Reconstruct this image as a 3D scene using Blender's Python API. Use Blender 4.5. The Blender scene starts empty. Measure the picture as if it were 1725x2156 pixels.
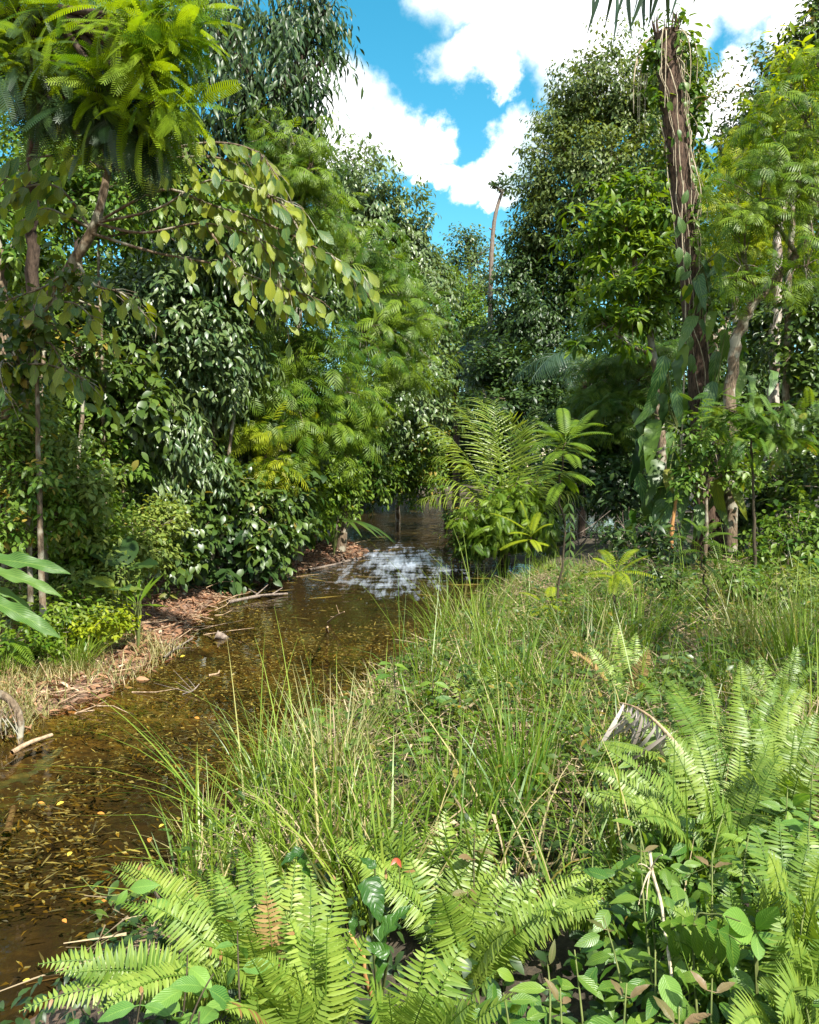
import bpy, math, random
import numpy as np
from mathutils import Vector

random.seed(11)
rng = np.random.default_rng(11)
SC = bpy.context.scene
COL = SC.collection
PI = math.pi

# ------------------------------------------------------------------ camera
EYE = 2.1            # above the water
TANH = 0.51          # half width of the view at distance 1
TANV = TANH * 1024 / 819
VW, VH = 1725.0, 2156.0
PITCH = math.atan((1078 - 985) / 1078 * TANV)
cam_data = bpy.data.cameras.new('camera')
cam_data.sensor_fit = 'HORIZONTAL'
cam_data.angle = 2 * math.atan(TANH)
cam_data.clip_start = 0.05
cam_data.clip_end = 3000
cam = bpy.data.objects.new('camera', cam_data)
COL.objects.link(cam)
cam.location = (0, 0, EYE)
cam.rotation_euler = (PI / 2 - PITCH, 0, 0)
SC.camera = cam

def ray(px, py):
    a = (px - VW / 2) / (VW / 2) * TANH
    b = (VH / 2 - py) / (VH / 2) * TANV
    cp, sp = math.cos(PITCH), math.sin(PITCH)
    return np.array([a, cp + b * sp, -sp + b * cp])

def P(px, py, Y):
    """the point seen at (px, py) of the photograph, Y metres ahead"""
    r = ray(px, py)
    return np.array([0, 0, EYE]) + r * (Y / r[1])

def G(px, py, z=0.0):
    r = ray(px, py)
    return np.array([0, 0, EYE]) + r * ((z - EYE) / r[2])

def M_PX(Y):         # metres per photograph pixel at distance Y
    return TANH * Y / (VW / 2)

# ------------------------------------------------------------------ light
SUN_DIR = np.array([0.46, -0.70, 0.0])
SUN_DIR /= np.linalg.norm(SUN_DIR)
SUN_EL = math.radians(50)
to_sun = Vector((SUN_DIR[0] * math.cos(SUN_EL), SUN_DIR[1] * math.cos(SUN_EL), math.sin(SUN_EL)))
sun_data = bpy.data.lights.new('sun', 'SUN')
sun_data.energy = 5.0
sun_data.angle = math.radians(0.6)
sun_data.color = (1.0, 0.955, 0.87)
sun = bpy.data.objects.new('sun', sun_data)
COL.objects.link(sun)
sun.rotation_euler = to_sun.to_track_quat('Z', 'Y').to_euler()

SC.view_settings.view_transform = 'Standard'
SC.view_settings.look = 'None'
SC.view_settings.exposure = 1.4
SC.view_settings.gamma = 1.0
SC.cycles.max_bounces = 7
SC.cycles.diffuse_bounces = 3
SC.cycles.glossy_bounces = 3
SC.cycles.transmission_bounces = 4
SC.cycles.transparent_max_bounces = 10
SC.cycles.caustics_reflective = False
SC.cycles.caustics_refractive = False
SC.cycles.sample_clamp_indirect = 4.0

def make_world():
    w = bpy.data.worlds.new('World')
    SC.world = w
    w.use_nodes = True
    nt = w.node_tree
    for n in list(nt.nodes):
        nt.nodes.remove(n)
    N, L = nt.nodes.new, nt.links.new
    out = N('ShaderNodeOutputWorld')
    sky = N('ShaderNodeTexSky')
    sky.sky_type = 'NISHITA'
    sky.sun_disc = False
    sky.sun_elevation = SUN_EL
    sky.sun_rotation = math.atan2(SUN_DIR[0], SUN_DIR[1])
    sky.air_density = 1.0
    sky.dust_density = 0.2
    sky.ozone_density = 1.0
    hs = N('ShaderNodeHueSaturation')
    hs.inputs['Hue'].default_value = 0.465
    hs.inputs['Saturation'].default_value = 1.4
    hs.inputs['Value'].default_value = 1.0
    L(sky.outputs[0], hs.inputs['Color'])
    tc = N('ShaderNodeTexCoord')
    # billows: the direction is shaken by noise before it meets each cloud
    def noise(scale, detail, rough=0.55):
        n = N('ShaderNodeTexNoise')
        n.inputs['Scale'].default_value = scale
        n.inputs['Detail'].default_value = detail
        n.inputs['Roughness'].default_value = rough
        L(tc.outputs['Generated'], n.inputs['Vector'])
        return n
    def math_(op, a, b=None, c=None, clamp=False):
        m = N('ShaderNodeMath'); m.operation = op; m.use_clamp = clamp
        for i, v in enumerate((a, b, c)):
            if v is None: continue
            if isinstance(v, (int, float)): m.inputs[i].default_value = v
            else: L(v, m.inputs[i])
        return m.outputs[0]
    def vmath(op, a, b):
        m = N('ShaderNodeVectorMath'); m.operation = op
        for i, v in enumerate((a, b)):
            if isinstance(v, (tuple, list)): m.inputs[i].default_value = v
            else: L(v, m.inputs[i])
        return m
    n1 = noise(9.0, 9.0, 0.6)
    sub = vmath('SUBTRACT', n1.outputs['Color'], (0.5, 0.5, 0.5))
    sca = vmath('MULTIPLY', sub.outputs[0], (0.13, 0.13, 0.13))
    d = vmath('ADD', tc.outputs['Generated'], sca.outputs[0])
    blobs = [(1000, -70, 130), (1120, 0, 160), (1280, 30, 185), (1400, 20, 140), (1650, -50, 130), (1250, 140, 125), (1520, -60, 100),
             (965, 125, 74), (1055, 160, 64), (1065, 200, 44), (1360, 170, 110), (1720, 60, 80), (1590, 150, 62), (1520, 210, 76),
             (705, 220, 100), (760, 262, 98), (830, 282, 80), (900, 295, 58), (690, 310, 80), (750, 325, 56),
             (1060, 345, 66), (1005, 375, 56), (940, 368, 40), (890, 362, 28), (1080, 400, 52), (1115, 310, 64), (1050, 440, 26)]
    acc = None
    for px, py, r in blobs:
        v = ray(px, py); v = v / np.linalg.norm(v)
        ang = r / (VW / 2) * TANH * v[1]
        sb = vmath('DISTANCE', d.outputs[0], tuple(v))
        t = math_('DIVIDE', sb.outputs['Value'], ang)
        acc = t if acc is None else math_('MINIMUM', acc, t)
    mr = N('ShaderNodeMapRange'); mr.interpolation_type = 'SMOOTHSTEP'
    mr.inputs['From Min'].default_value = 1.07
    mr.inputs['From Max'].default_value = 0.58
    L(acc, mr.inputs['Value'])
    # scattered cloud over the rest of the sky
    n2 = noise(2.6, 7.0, 0.55)
    far = N('ShaderNodeMapRange'); far.interpolation_type = 'SMOOTHSTEP'
    far.inputs['From Min'].default_value = 0.43
    far.inputs['From Max'].default_value = 0.56
    L(n2.outputs['Fac'], far.inputs['Value'])
    sx = N('ShaderNodeSeparateXYZ'); L(tc.outputs['Generated'], sx.inputs[0])
    away = math_('SMOOTH_MIN', 1.0, math_('MULTIPLY', math_('SUBTRACT', 0.72, sx.outputs[1]), 6.0, clamp=True), 0.01)
    farm = math_('MULTIPLY', far.outputs[0], away)
    mask = math_('MAXIMUM', mr.outputs[0], math_('MULTIPLY', farm, 0.85))
    # shade inside the clouds (thick bases)
    n3 = noise(6.0, 5.0, 0.5)
    cr = N('ShaderNodeValToRGB')
    cr.color_ramp.elements[0].position = 0.36; cr.color_ramp.elements[0].color = (0.33, 0.46, 0.50, 1)
    cr.color_ramp.elements[1].position = 0.50; cr.color_ramp.elements[1].color = (1, 1, 1, 1)
    L(n3.outputs['Fac'], cr.inputs[0])
    bg1 = N('ShaderNodeBackground'); bg1.inputs['Strength'].default_value = 0.095
    L(hs.outputs[0], bg1.inputs['Color'])
    bg2 = N('ShaderNodeBackground'); bg2.inputs['Strength'].default_value = 0.80
    L(cr.outputs[0], bg2.inputs['Color'])
    mx = N('ShaderNodeMixShader')
    L(mask, mx.inputs[0]); L(bg1.outputs[0], mx.inputs[1]); L(bg2.outputs[0], mx.inputs[2])
    L(mx.outputs[0], out.inputs['Surface'])
make_world()

# ------------------------------------------------------------------ materials
def new_mat(name):
    m = bpy.data.materials.new(name)
    m.use_nodes = True
    nt = m.node_tree
    for n in list(nt.nodes):
        nt.nodes.remove(n)
    return m, nt, nt.nodes.new, nt.links.new

def leaf_mat(name, c1, c2, trans=(1.5, 1.35, 0.4), tf=0.38, rough=0.42, spec=0.5, c3=None, vein=0.0, nveins=11.0):
    """leaf: two or three natural tones spread over the leaves, light let through, waxy top"""
    m, nt, N, L = new_mat(name)
    out = N('ShaderNodeOutputMaterial')
    at = N('ShaderNodeAttribute'); at.attribute_name = 'v'
    oi = N('ShaderNodeObjectInfo')
    ad = N('ShaderNodeMath'); ad.operation = 'MULTIPLY_ADD'
    L(oi.outputs['Random'], ad.inputs[0]); ad.inputs[1].default_value = 0.16; ad.inputs[2].default_value = -0.08
    ad2 = N('ShaderNodeMath'); ad2.operation = 'ADD'; ad2.use_clamp = True
    L(at.outputs['Fac'], ad2.inputs[0]); L(ad.outputs[0], ad2.inputs[1])
    cr = N('ShaderNodeValToRGB')
    el = cr.color_ramp.elements
    el[0].position = 0.05; el[0].color = (*c1, 1)
    el[1].position = 0.85; el[1].color = (*c2, 1)
    if c3:
        e = el.new(0.93); e.color = (*c2, 1)
        e = el.new(0.965); e.color = (*c3, 1)
    L(ad2.outputs[0], cr.inputs[0])
    col = cr.outputs[0]
    bumpsock = None
    uv = N('ShaderNodeUVMap'); uv.uv_map = 'UVMap'
    if vein > 0:
        sx = N('ShaderNodeSeparateXYZ'); L(uv.outputs[0], sx.inputs[0])
        def mt(op, a, b=None):
            q = N('ShaderNodeMath'); q.operation = op
            for i, v in enumerate((a, b)):
                if v is None: continue
                if isinstance(v, (int, float)): q.inputs[i].default_value = v
                else: L(v, q.inputs[i])
            return q.outputs[0]
        ab = mt('ABSOLUTE', mt('SUBTRACT', sx.outputs[1], 0.5))
        ph = mt('MULTIPLY', mt('SUBTRACT', mt('MULTIPLY', sx.outputs[0], nveins), mt('MULTIPLY', ab, nveins * 0.55)), PI)
        side = mt('POWER', mt('ABSOLUTE', mt('COSINE', ph)), 9.0)
        mid = mt('LESS_THAN', ab, 0.035)
        vv = mt('MULTIPLY', mt('MAXIMUM', side, mid), vein)
        mx = N('ShaderNodeMix'); mx.data_type = 'RGBA'
        L(vv, mx.inputs[0]); L(col, mx.inputs[6])
        mx.inputs[7].default_value = (min(1, c2[0] * 1.9), min(1, c2[1] * 1.6), min(1, c2[2] * 1.8), 1)
        col = mx.outputs[2]
        bp = N('ShaderNodeBump'); bp.inputs['Strength'].default_value = 0.35; bp.inputs['Distance'].default_value = 0.004
        bp.invert = True
        L(side, bp.inputs['Height']); bumpsock = bp.outputs[0]
    b = N('ShaderNodeBsdfPrincipled')
    L(col, b.inputs['Base Color'])
    b.inputs['Roughness'].default_value = rough
    b.inputs['Specular IOR Level'].default_value = spec
    t = N('ShaderNodeBsdfTranslucent')
    tm = N('ShaderNodeMix'); tm.data_type = 'RGBA'; tm.blend_type = 'MULTIPLY'; tm.inputs[0].default_value = 1.0
    L(col, tm.inputs[6]); tm.inputs[7].default_value = (*trans, 1)
    L(tm.outputs[2], t.inputs['Color'])
    if bumpsock:
        L(bumpsock, b.inputs['Normal'])
    mix = N('ShaderNodeMixShader'); mix.inputs[0].default_value = tf
    L(b.outputs[0], mix.inputs[1]); L(t.outputs[0], mix.inputs[2])
    L(mix.outputs[0], out.inputs['Surface'])
    return m

def bark_mat(name, c1, c2, scale=9.0, bump=0.5, c3=None, stretch=4.0):
    m, nt, N, L = new_mat(name)
    out = N('ShaderNodeOutputMaterial')
    tc = N('ShaderNodeTexCoord')
    mp = N('ShaderNodeMapping'); mp.inputs['Scale'].default_value = (stretch, stretch, 1.0)
    L(tc.outputs['Object'], mp.inputs[0])
    n = N('ShaderNodeTexNoise'); n.inputs['Scale'].default_value = scale
    n.inputs['Detail'].default_value = 8; n.inputs['Roughness'].default_value = 0.65
    L(mp.outputs[0], n.inputs['Vector'])
    cr = N('ShaderNodeValToRGB')
    el = cr.color_ramp.elements
    el[0].position = 0.36; el[0].color = (*c1, 1)
    el[1].position = 0.62; el[1].color = (*c2, 1)
    L(n.outputs['Fac'], cr.inputs[0])
    col = cr.outputs[0]
    if c3:          # lichen patches
        n2 = N('ShaderNodeTexNoise'); n2.inputs['Scale'].default_value = 4.5; n2.inputs['Detail'].default_value = 6
        L(tc.outputs['Object'], n2.inputs['Vector'])
        mr = N('ShaderNodeMapRange'); mr.inputs['From Min'].default_value = 0.5; mr.inputs['From Max'].default_value = 0.58
        L(n2.outputs['Fac'], mr.inputs['Value'])
        mx = N('ShaderNodeMix'); mx.data_type = 'RGBA'
        L(mr.outputs[0], mx.inputs[0]); L(col, mx.inputs[6]); mx.inputs[7].default_value = (*c3, 1)
        col = mx.outputs[2]
    b = N('ShaderNodeBsdfPrincipled'); b.inputs['Roughness'].default_value = 0.85
    b.inputs['Specular IOR Level'].default_value = 0.2
    L(col, b.inputs['Base Color'])
    bp = N('ShaderNodeBump'); bp.inputs['Strength'].default_value = bump; bp.inputs['Distance'].default_value = 0.03
    L(n.outputs['Fac'], bp.inputs['Height']); L(bp.outputs[0], b.inputs['Normal'])
    L(b.outputs[0], out.inputs['Surface'])
    return m

MT = {
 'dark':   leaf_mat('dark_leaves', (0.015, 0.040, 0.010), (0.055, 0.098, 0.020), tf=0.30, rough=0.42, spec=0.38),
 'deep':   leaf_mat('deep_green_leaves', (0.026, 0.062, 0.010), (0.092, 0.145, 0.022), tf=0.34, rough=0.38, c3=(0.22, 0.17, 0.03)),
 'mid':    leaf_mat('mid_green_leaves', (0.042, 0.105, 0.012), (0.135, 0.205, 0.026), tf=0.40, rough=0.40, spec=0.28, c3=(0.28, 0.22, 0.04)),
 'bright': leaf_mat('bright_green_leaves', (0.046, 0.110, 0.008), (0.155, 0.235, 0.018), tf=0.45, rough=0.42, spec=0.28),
 'yellow': leaf_mat('yellow_green_leaves', (0.130, 0.210, 0.008), (0.330, 0.370, 0.018), tf=0.50, rough=0.45, spec=0.28),
 'silver': leaf_mat('grey_green_leaves', (0.042, 0.090, 0.024), (0.130, 0.180, 0.055), tf=0.30, rough=0.40, spec=0.55),
 'hang':   leaf_mat('hanging_broad_leaves', (0.050, 0.130, 0.052), (0.250, 0.290, 0.024), tf=0.48, rough=0.40, spec=0.4, c3=(0.33, 0.22, 0.07), vein=0.25, nveins=9),
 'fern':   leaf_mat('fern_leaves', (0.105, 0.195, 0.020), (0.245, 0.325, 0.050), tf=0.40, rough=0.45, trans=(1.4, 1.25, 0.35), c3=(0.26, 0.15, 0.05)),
 'fernd':  leaf_mat('shaded_fern_leaves', (0.080, 0.155, 0.016), (0.190, 0.260, 0.036), tf=0.38, rough=0.45),  # darker copy of fern green: shade in the colour, also varies fronds
 'broad':  leaf_mat('broad_veined_leaves', (0.050, 0.150, 0.030), (0.150, 0.275, 0.042), tf=0.36, rough=0.44, vein=0.35, nveins=13),
 'thick':  leaf_mat('thicket_leaves', (0.032, 0.105, 0.014), (0.140, 0.225, 0.026), tf=0.33, rough=0.36, vein=0.30, nveins=10),
 'pink':   leaf_mat('young_pink_leaves', (0.085, 0.110, 0.024), (0.190, 0.130, 0.060), trans=(1.4, 0.9, 0.6), tf=0.35, vein=0.25),
 'red':    leaf_mat('red_leaves', (0.30, 0.045, 0.015), (0.42, 0.09, 0.03), trans=(1.4, 0.7, 0.4)),
 'arum':   leaf_mat('glossy_arum_leaves', (0.018, 0.062, 0.008), (0.050, 0.125, 0.014), tf=0.30, rough=0.36, spec=0.4, vein=0.18, nveins=7),
 'aroid':  leaf_mat('big_aroid_leaves', (0.022, 0.075, 0.018), (0.085, 0.150, 0.034), tf=0.30, rough=0.40, spec=0.4, vein=0.5, nveins=9),
 'banana': leaf_mat('banana_like_leaves', (0.045, 0.115, 0.022), (0.100, 0.180, 0.035), tf=0.35, rough=0.42, spec=0.3, vein=0.45, nveins=16),
 'palm':   leaf_mat('palm_leaflets', (0.050, 0.125, 0.022), (0.180, 0.260, 0.050), tf=0.35, rough=0.32, spec=0.7),
 'limefeather': leaf_mat('lime_feather_leaves', (0.070, 0.150, 0.006), (0.200, 0.290, 0.010), tf=0.5, rough=0.5, spec=0.2),
 'canopy': leaf_mat('canopy_leaves', (0.042, 0.080, 0.018), (0.150, 0.190, 0.044), tf=0.36, rough=0.42, spec=0.35),
 'dryfern': leaf_mat('dry_fern', (0.20, 0.12, 0.05), (0.38, 0.26, 0.10), trans=(1, .8, .5), tf=0.3, rough=0.6, spec=0.2),
 'pale': leaf_mat('pale_shrub_leaves', (0.060, 0.115, 0.016), (0.220, 0.270, 0.055), tf=0.40, rough=0.42, spec=0.35),
 'limepalm': leaf_mat('lime_palm_leaflets', (0.090, 0.170, 0.016), (0.260, 0.320, 0.050), tf=0.45, rough=0.36, spec=0.5),
 'palmd':  leaf_mat('dark_palm_leaflets', (0.022, 0.055, 0.028), (0.060, 0.105, 0.045), tf=0.28, rough=0.34, spec=0.6),
 'grass':  leaf_mat('grass_blades', (0.065, 0.145, 0.012), (0.210, 0.290, 0.032), tf=0.40, rough=0.42, c3=(0.42, 0.35, 0.15)),
 'lgrass': leaf_mat('light_grass_blades', (0.110, 0.160, 0.034), (0.330, 0.285, 0.115), tf=0.38, rough=0.5, c3=(0.50, 0.40, 0.22)),
 'straw':  leaf_mat('dry_straw', (0.100, 0.072, 0.040), (0.430, 0.335, 0.200), trans=(1, .9, .6), tf=0.2, rough=0.65, spec=0.25),
 'litter': leaf_mat('dead_leaf_litter', (0.080, 0.036, 0.018), (0.330, 0.180, 0.100), trans=(1, .7, .4), tf=0.12, rough=0.75, spec=0.2, c3=(0.50, 0.38, 0.26)),
 'weed':   leaf_mat('water_weed', (0.040, 0.032, 0.008), (0.270, 0.205, 0.038), trans=(1.2, 1.0, .4), tf=0.2, rough=0.45, spec=0.35, c3=(0.30, 0.22, 0.07)),
 'pad':    leaf_mat('floating_pads', (0.040, 0.060, 0.020), (0.120, 0.130, 0.050), tf=0.1, rough=0.3),
 'orange': leaf_mat('orange_dead_leaf', (0.40, 0.13, 0.02), (0.60, 0.28, 0.05), trans=(1.2, .8, .4), tf=0.25),
 'gold':   leaf_mat('yellow_dead_leaf', (0.55, 0.42, 0.04), (0.65, 0.52, 0.08), trans=(1.2, 1, .4), tf=0.3),
 'greyfrond': leaf_mat('dead_grey_frond', (0.170, 0.140, 0.115), (0.400, 0.350, 0.310), trans=(1, .9, .8), tf=0.15, rough=0.7, spec=0.2),
 'bark':   bark_mat('brown_bark', (0.055, 0.038, 0.024), (0.190, 0.140, 0.090), c3=(0.26, 0.24, 0.18)),
 'dbark':  bark_mat('dark_bark', (0.022, 0.015, 0.010), (0.080, 0.055, 0.038)),
 'rbark':  bark_mat('rotting_red_bark', (0.018, 0.012, 0.008), (0.115, 0.072, 0.048), scale=6, bump=1.0, stretch=5),
 'pbark':  bark_mat('pale_bark', (0.200, 0.165, 0.130), (0.520, 0.460, 0.390), scale=5, c3=(0.17, 0.12, 0.09)),
 'gbark':  bark_mat('grey_dead_wood', (0.090, 0.068, 0.055), (0.240, 0.190, 0.150), scale=7),
 'stem':   bark_mat('green_stem', (0.060, 0.085, 0.020), (0.140, 0.160, 0.050), scale=8, bump=0.1),
 'dstem':  bark_mat('dark_stem', (0.030, 0.022, 0.014), (0.075, 0.060, 0.035), scale=8, bump=0.1),
 'ostem':  bark_mat('orange_stem', (0.240, 0.110, 0.035), (0.420, 0.220, 0.080), scale=8, bump=0.1),
 'vine':   bark_mat('pale_vine', (0.230, 0.185, 0.120), (0.460, 0.390, 0.270), scale=10, bump=0.2),
 'wood':   bark_mat('wet_wood', (0.150, 0.095, 0.050), (0.420, 0.300, 0.190), scale=6, bump=0.5),
}

# ------------------------------------------------------------------ mesh tools
class Batch:
    """collects faces; build() links them as one mesh object"""
    def __init__(self):
        self.V, self.F, self.A, self.U, self.n = [], [], [], [], 0
    def add(self, V, F, a=0.5, uv=None):
        V = np.asarray(V, dtype=np.float32).reshape(-1, 3)
        k = len(V)
        self.V.append(V)
        self.F.append(np.asarray(F, dtype=np.int32) + self.n)
        self.A.append(np.full(k, a, np.float32) if np.isscalar(a) else np.asarray(a, np.float32))
        self.U.append(np.zeros((k, 2), np.float32) if uv is None else np.asarray(uv, np.float32))
        self.n += k
    def build(self, name, mat, parent=None, origin=(0, 0, 0), smooth=False):
        V = np.concatenate(self.V) - np.asarray(origin, np.float32)
        me = bpy.data.meshes.new(name)
        sizes = np.concatenate([np.full(len(f), f.shape[1], np.int32) for f in self.F])
        loops = np.concatenate([f.ravel() for f in self.F])
        starts = np.concatenate([[0], np.cumsum(sizes)[:-1]]).astype(np.int32)
        me.vertices.add(len(V)); me.vertices.foreach_set('co', V.ravel())
        me.loops.add(len(loops)); me.loops.foreach_set('vertex_index', loops)
        me.polygons.add(len(sizes))
        me.polygons.foreach_set('loop_start', starts)
        me.polygons.foreach_set('loop_total', sizes)
        if smooth:
            me.polygons.foreach_set('use_smooth', np.ones(len(sizes), bool))
        at = me.attributes.new('v', 'FLOAT', 'POINT')
        at.data.foreach_set('value', np.concatenate(self.A))
        uvl = me.uv_layers.new(name='UVMap')
        uvl.data.foreach_set('uv', np.concatenate(self.U)[loops].ravel())
        me.update(calc_edges=True)
        me.materials.append(MT[mat] if isinstance(mat, str) else mat)
        ob = bpy.data.objects.new(name, me)
        COL.objects.link(ob)
        if parent is not None:
            ob.parent = parent
        else:
            ob.location = origin
        return ob

def unit(v):
    v = np.asarray(v, float)
    return v / np.maximum(np.linalg.norm(v, axis=-1, keepdims=True), 1e-9)

def thing(name, label, cat, loc, group=None):
    o = bpy.data.objects.new(name, None)
    o.empty_display_size = 0.2
    COL.objects.link(o)
    o.location = tuple(float(v) for v in loc)
    o['label'] = label; o['category'] = cat
    if group: o['group'] = group
    return o

def tag(o, label, cat, group=None):
    o['label'] = label; o['category'] = cat
    if group: o['group'] = group
    return o

def kind(o, k, label=None, cat=None):
    o['kind'] = k
    if label: o['label'] = label
    if cat: o['category'] = cat
    return o

def tube(b, pts, r0, r1=None, seg=6, a=0.5, lump=0.0, cap=True):
    pts = np.asarray(pts, float)
    n = len(pts)
    if np.isscalar(r0):
        rad = np.linspace(r0, r0 if r1 is None else r1, n)
    else:
        rad = np.asarray(r0, float)
    T = unit(np.gradient(pts, axis=0))
    ref = np.array([0, 1.0, 0]) if abs(T[0, 1]) < 0.8 else np.array([1.0, 0, 0])
    rings = []
    for i in range(n):
        x = unit(np.cross(T[i], ref)); y = np.cross(x, T[i])
        an = np.arange(seg) / seg * 2 * PI
        rr = rad[i] * (1 + lump * rng.uniform(-1, 1, seg)) if lump else np.full(seg, rad[i])
        rings.append(pts[i] + (np.cos(an) * rr)[:, None] * x + (np.sin(an) * rr)[:, None] * y)
    V = np.concatenate(rings)
    i = np.arange(n - 1)[:, None] * seg; j = np.arange(seg)[None]; j2 = (j + 1) % seg
    F = np.stack([i + j, i + j2, i + seg + j2, i + seg + j], -1).reshape(-1, 4)
    b.add(V, F, a)
    if cap and seg > 3:
        b.add(rings[-1], np.arange(seg)[None], a)

def curve(p, n=12):
    """smooth path through the points"""
    p = np.asarray(p, float)
    if len(p) == 2:
        t = np.linspace(0, 1, n)[:, None]
        return p[0] * (1 - t) + p[1] * t
    q = np.concatenate([[2 * p[0] - p[1]], p, [2 * p[-1] - p[-2]]])
    out = []
    m = max(2, n // (len(p) - 1))
    for i in range(1, len(q) - 2):
        t = np.linspace(0, 1, m, endpoint=False)[:, None]
        a, b_, c, d = q[i - 1], q[i], q[i + 1], q[i + 2]
        out.append(0.5 * (2 * b_ + (c - a) * t + (2 * a - 5 * b_ + 4 * c - d) * t ** 2 + (3 * b_ - a - 3 * c + d) * t ** 3))
    out.append(p[-1:])
    return np.concatenate(out)

def bez(p0, p1, p2, n=10):
    t = np.linspace(0, 1, n)[:, None]
    return np.asarray(p0) * (1 - t) ** 2 + 2 * np.asarray(p1) * t * (1 - t) + np.asarray(p2) * t ** 2

# ---- leaf shapes: unit length along +Y, face up +Z
class Tpl:
    def __init__(self, V, F, U, area, w=None):
        self.V, self.F, self.U, self.area = np.asarray(V, float), np.asarray(F), np.asarray(U, float), area
        self.w = np.zeros(len(V)) if w is None else np.asarray(w, float)   # small tone shift inside the leaf

PROF = {
 'ovate': lambda t: np.sin(PI * t ** 0.78) ** 0.85,
 'lance': lambda t: np.sin(PI * t ** 0.85),
 'strip': lambda t: np.minimum(1, np.minimum(t * 8, (1 - t) * 3.2) ** 0.7),
 'obov':  lambda t: np.sin(PI * t ** 1.25) ** 0.8,
 'fern':  lambda t: np.minimum(1, (t * 14) ** 0.8) * (1 - t ** 2.2) ** 0.9,
 'heart': lambda t: np.sin(PI * np.minimum(1, t * 0.93 + 0.07) ** 0.62) ** 0.75,
}
def leaf_tpl(nl, width, prof='ovate', fold=0.15, droop=0.18, wave=0.0, seed=0, sickle=0.0):
    t = np.linspace(0, 1, nl + 1)
    w = PROF[prof](np.clip(t, 0.0, 1)) * width / 2
    w[0] = 0.015; w[-1] = 0.004
    if nl == 1: w[:] = (width / 2, width / 2.6)
    V = []
    U = []
    for i in range(nl + 1):
        zz = -droop * t[i] ** 2
        yy = t[i] * (1 - 0.25 * droop * t[i])
        sx = sickle * t[i] ** 2
        wz = wave * math.sin(t[i] * 17 + seed)
        V += [(-w[i] + sx, yy, zz + fold * w[i] + wz * w[i] * 3), (sx, yy, zz), (w[i] + sx, yy, zz + fold * w[i] - wz * w[i] * 3)]
        U += [(t[i], 0), (t[i], .5), (t[i], 1)]
    F = []
    for i in range(nl):
        o = 3 * i
        F += [(o, o + 1, o + 4, o + 3), (o + 1, o + 2, o + 5, o + 4)]
    return Tpl(V, F, U, float(np.trapz(w * 2, t)))

def place(b, tpl, O, D, Nn, S, a, W=None):
    """put the template at every origin O, along D, facing Nn, with length S"""
    O = np.asarray(O, float).reshape(-1, 3); k = len(O)
    D = unit(np.broadcast_to(np.asarray(D, float), (k, 3)))
    Nn = np.broadcast_to(np.asarray(Nn, float), (k, 3))
    X = unit(np.cross(D, Nn)); Z = np.cross(X, D)
    S = np.broadcast_to(np.asarray(S, float), (k,))
    W = S if W is None else np.broadcast_to(np.asarray(W, float), (k,)) * S
    a = np.broadcast_to(np.asarray(a, float), (k,))
    nv = len(tpl.V)
    V = (O[:, None] + (tpl.V[None, :, 0] * W[:, None])[..., None] * X[:, None]
         + (tpl.V[None, :, 1] * S[:, None])[..., None] * D[:, None]
         + (tpl.V[None, :, 2] * S[:, None])[..., None] * Z[:, None])
    F = (np.arange(k) * nv)[:, None, None] + tpl.F[None]
    A = a[:, None] + tpl.w[None]
    U = np.broadcast_to(tpl.U, (k, nv, 2))
    b.add(V.reshape(-1, 3), F.reshape(-1, tpl.F.shape[1]), A.ravel(), U.reshape(-1, 2))

def compound(npair, leaf, lenprof, angle=62, droop=0.25, hang=0.25, start=0.12, rach=0.006, end=True, jitter=0.0, up=0.0):
    """pinnate leaf: leaflets in pairs along a drooping rachis"""
    b = Batch()
    def pos(t): return np.stack([0 * t, t * (1 - 0.2 * droop * t), -droop * t ** 2], -1)
    t = np.linspace(start, 0.985, npair)
    o = pos(t)
    tan = unit(np.stack([0 * t, 1 - 0.4 * droop * t, -2 * droop * t], -1))
    an = math.radians(angle)
    for s in (-1, 1):
        aa = an - t * 0.25 + rng.uniform(-jitter, jitter, npair)
        d = np.cos(aa)[:, None] * tan + np.sin(aa)[:, None] * np.array([s, 0, 0]) + np.array([0, 0, up - hang])
        nn = np.cross(np.array([1.0, 0, 0]), tan) + np.array([-s * hang, 0, 0.2])
        place(b, leaf, o, d, nn, lenprof(t), rng.uniform(-.06, .06, npair))
    if end:
        place(b, leaf, o[-1:], tan[-1:], np.array([0, 0, 1.0]), lenprof(np.array([1.0])), 0)
    tt = np.linspace(0, 1, 7); q = pos(tt)
    V = np.concatenate([q + [rach, 0, 0], q - [rach, 0, 0]])
    i = np.arange(6)
    b.add(V, np.stack([i, i + 1, i + 8, i + 7], -1), 0.05)
    V = np.concatenate(b.V); F = np.concatenate(b.F); A = np.concatenate(b.A); U = np.concatenate(b.U)
    return Tpl(V, F, U, float(leaf.area * 2 * np.sum(lenprof(t) ** 2)), A)

T_FAR = leaf_tpl(2, 0.46, 'ovate', 0.25, 0.25)
T_OV = leaf_tpl(3, 0.46, 'ovate', 0.22, 0.22)
T_OV6 = leaf_tpl(6, 0.50, 'ovate', 0.16, 0.25, wave=0.03)
T_OBOV = leaf_tpl(6, 0.56, 'obov', 0.14, 0.22, wave=0.04)
T_LAN = leaf_tpl(3, 0.26, 'lance', 0.25, 0.30)
T_LAN6 = leaf_tpl(6, 0.30, 'lance', 0.20, 0.30, wave=0.03)
T_BROAD = leaf_tpl(10, 0.56, 'ovate', 0.14, 0.26, wave=0.03)
T_THICK = leaf_tpl(8, 0.44, 'ovate', 0.18, 0.22, wave=0.02)
T_HEART = leaf_tpl(10, 0.72, 'heart', 0.16, 0.22, wave=0.03)
T_AROID = leaf_tpl(14, 0.27, 'heart', 0.22, 0.30, wave=0.09)
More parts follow.
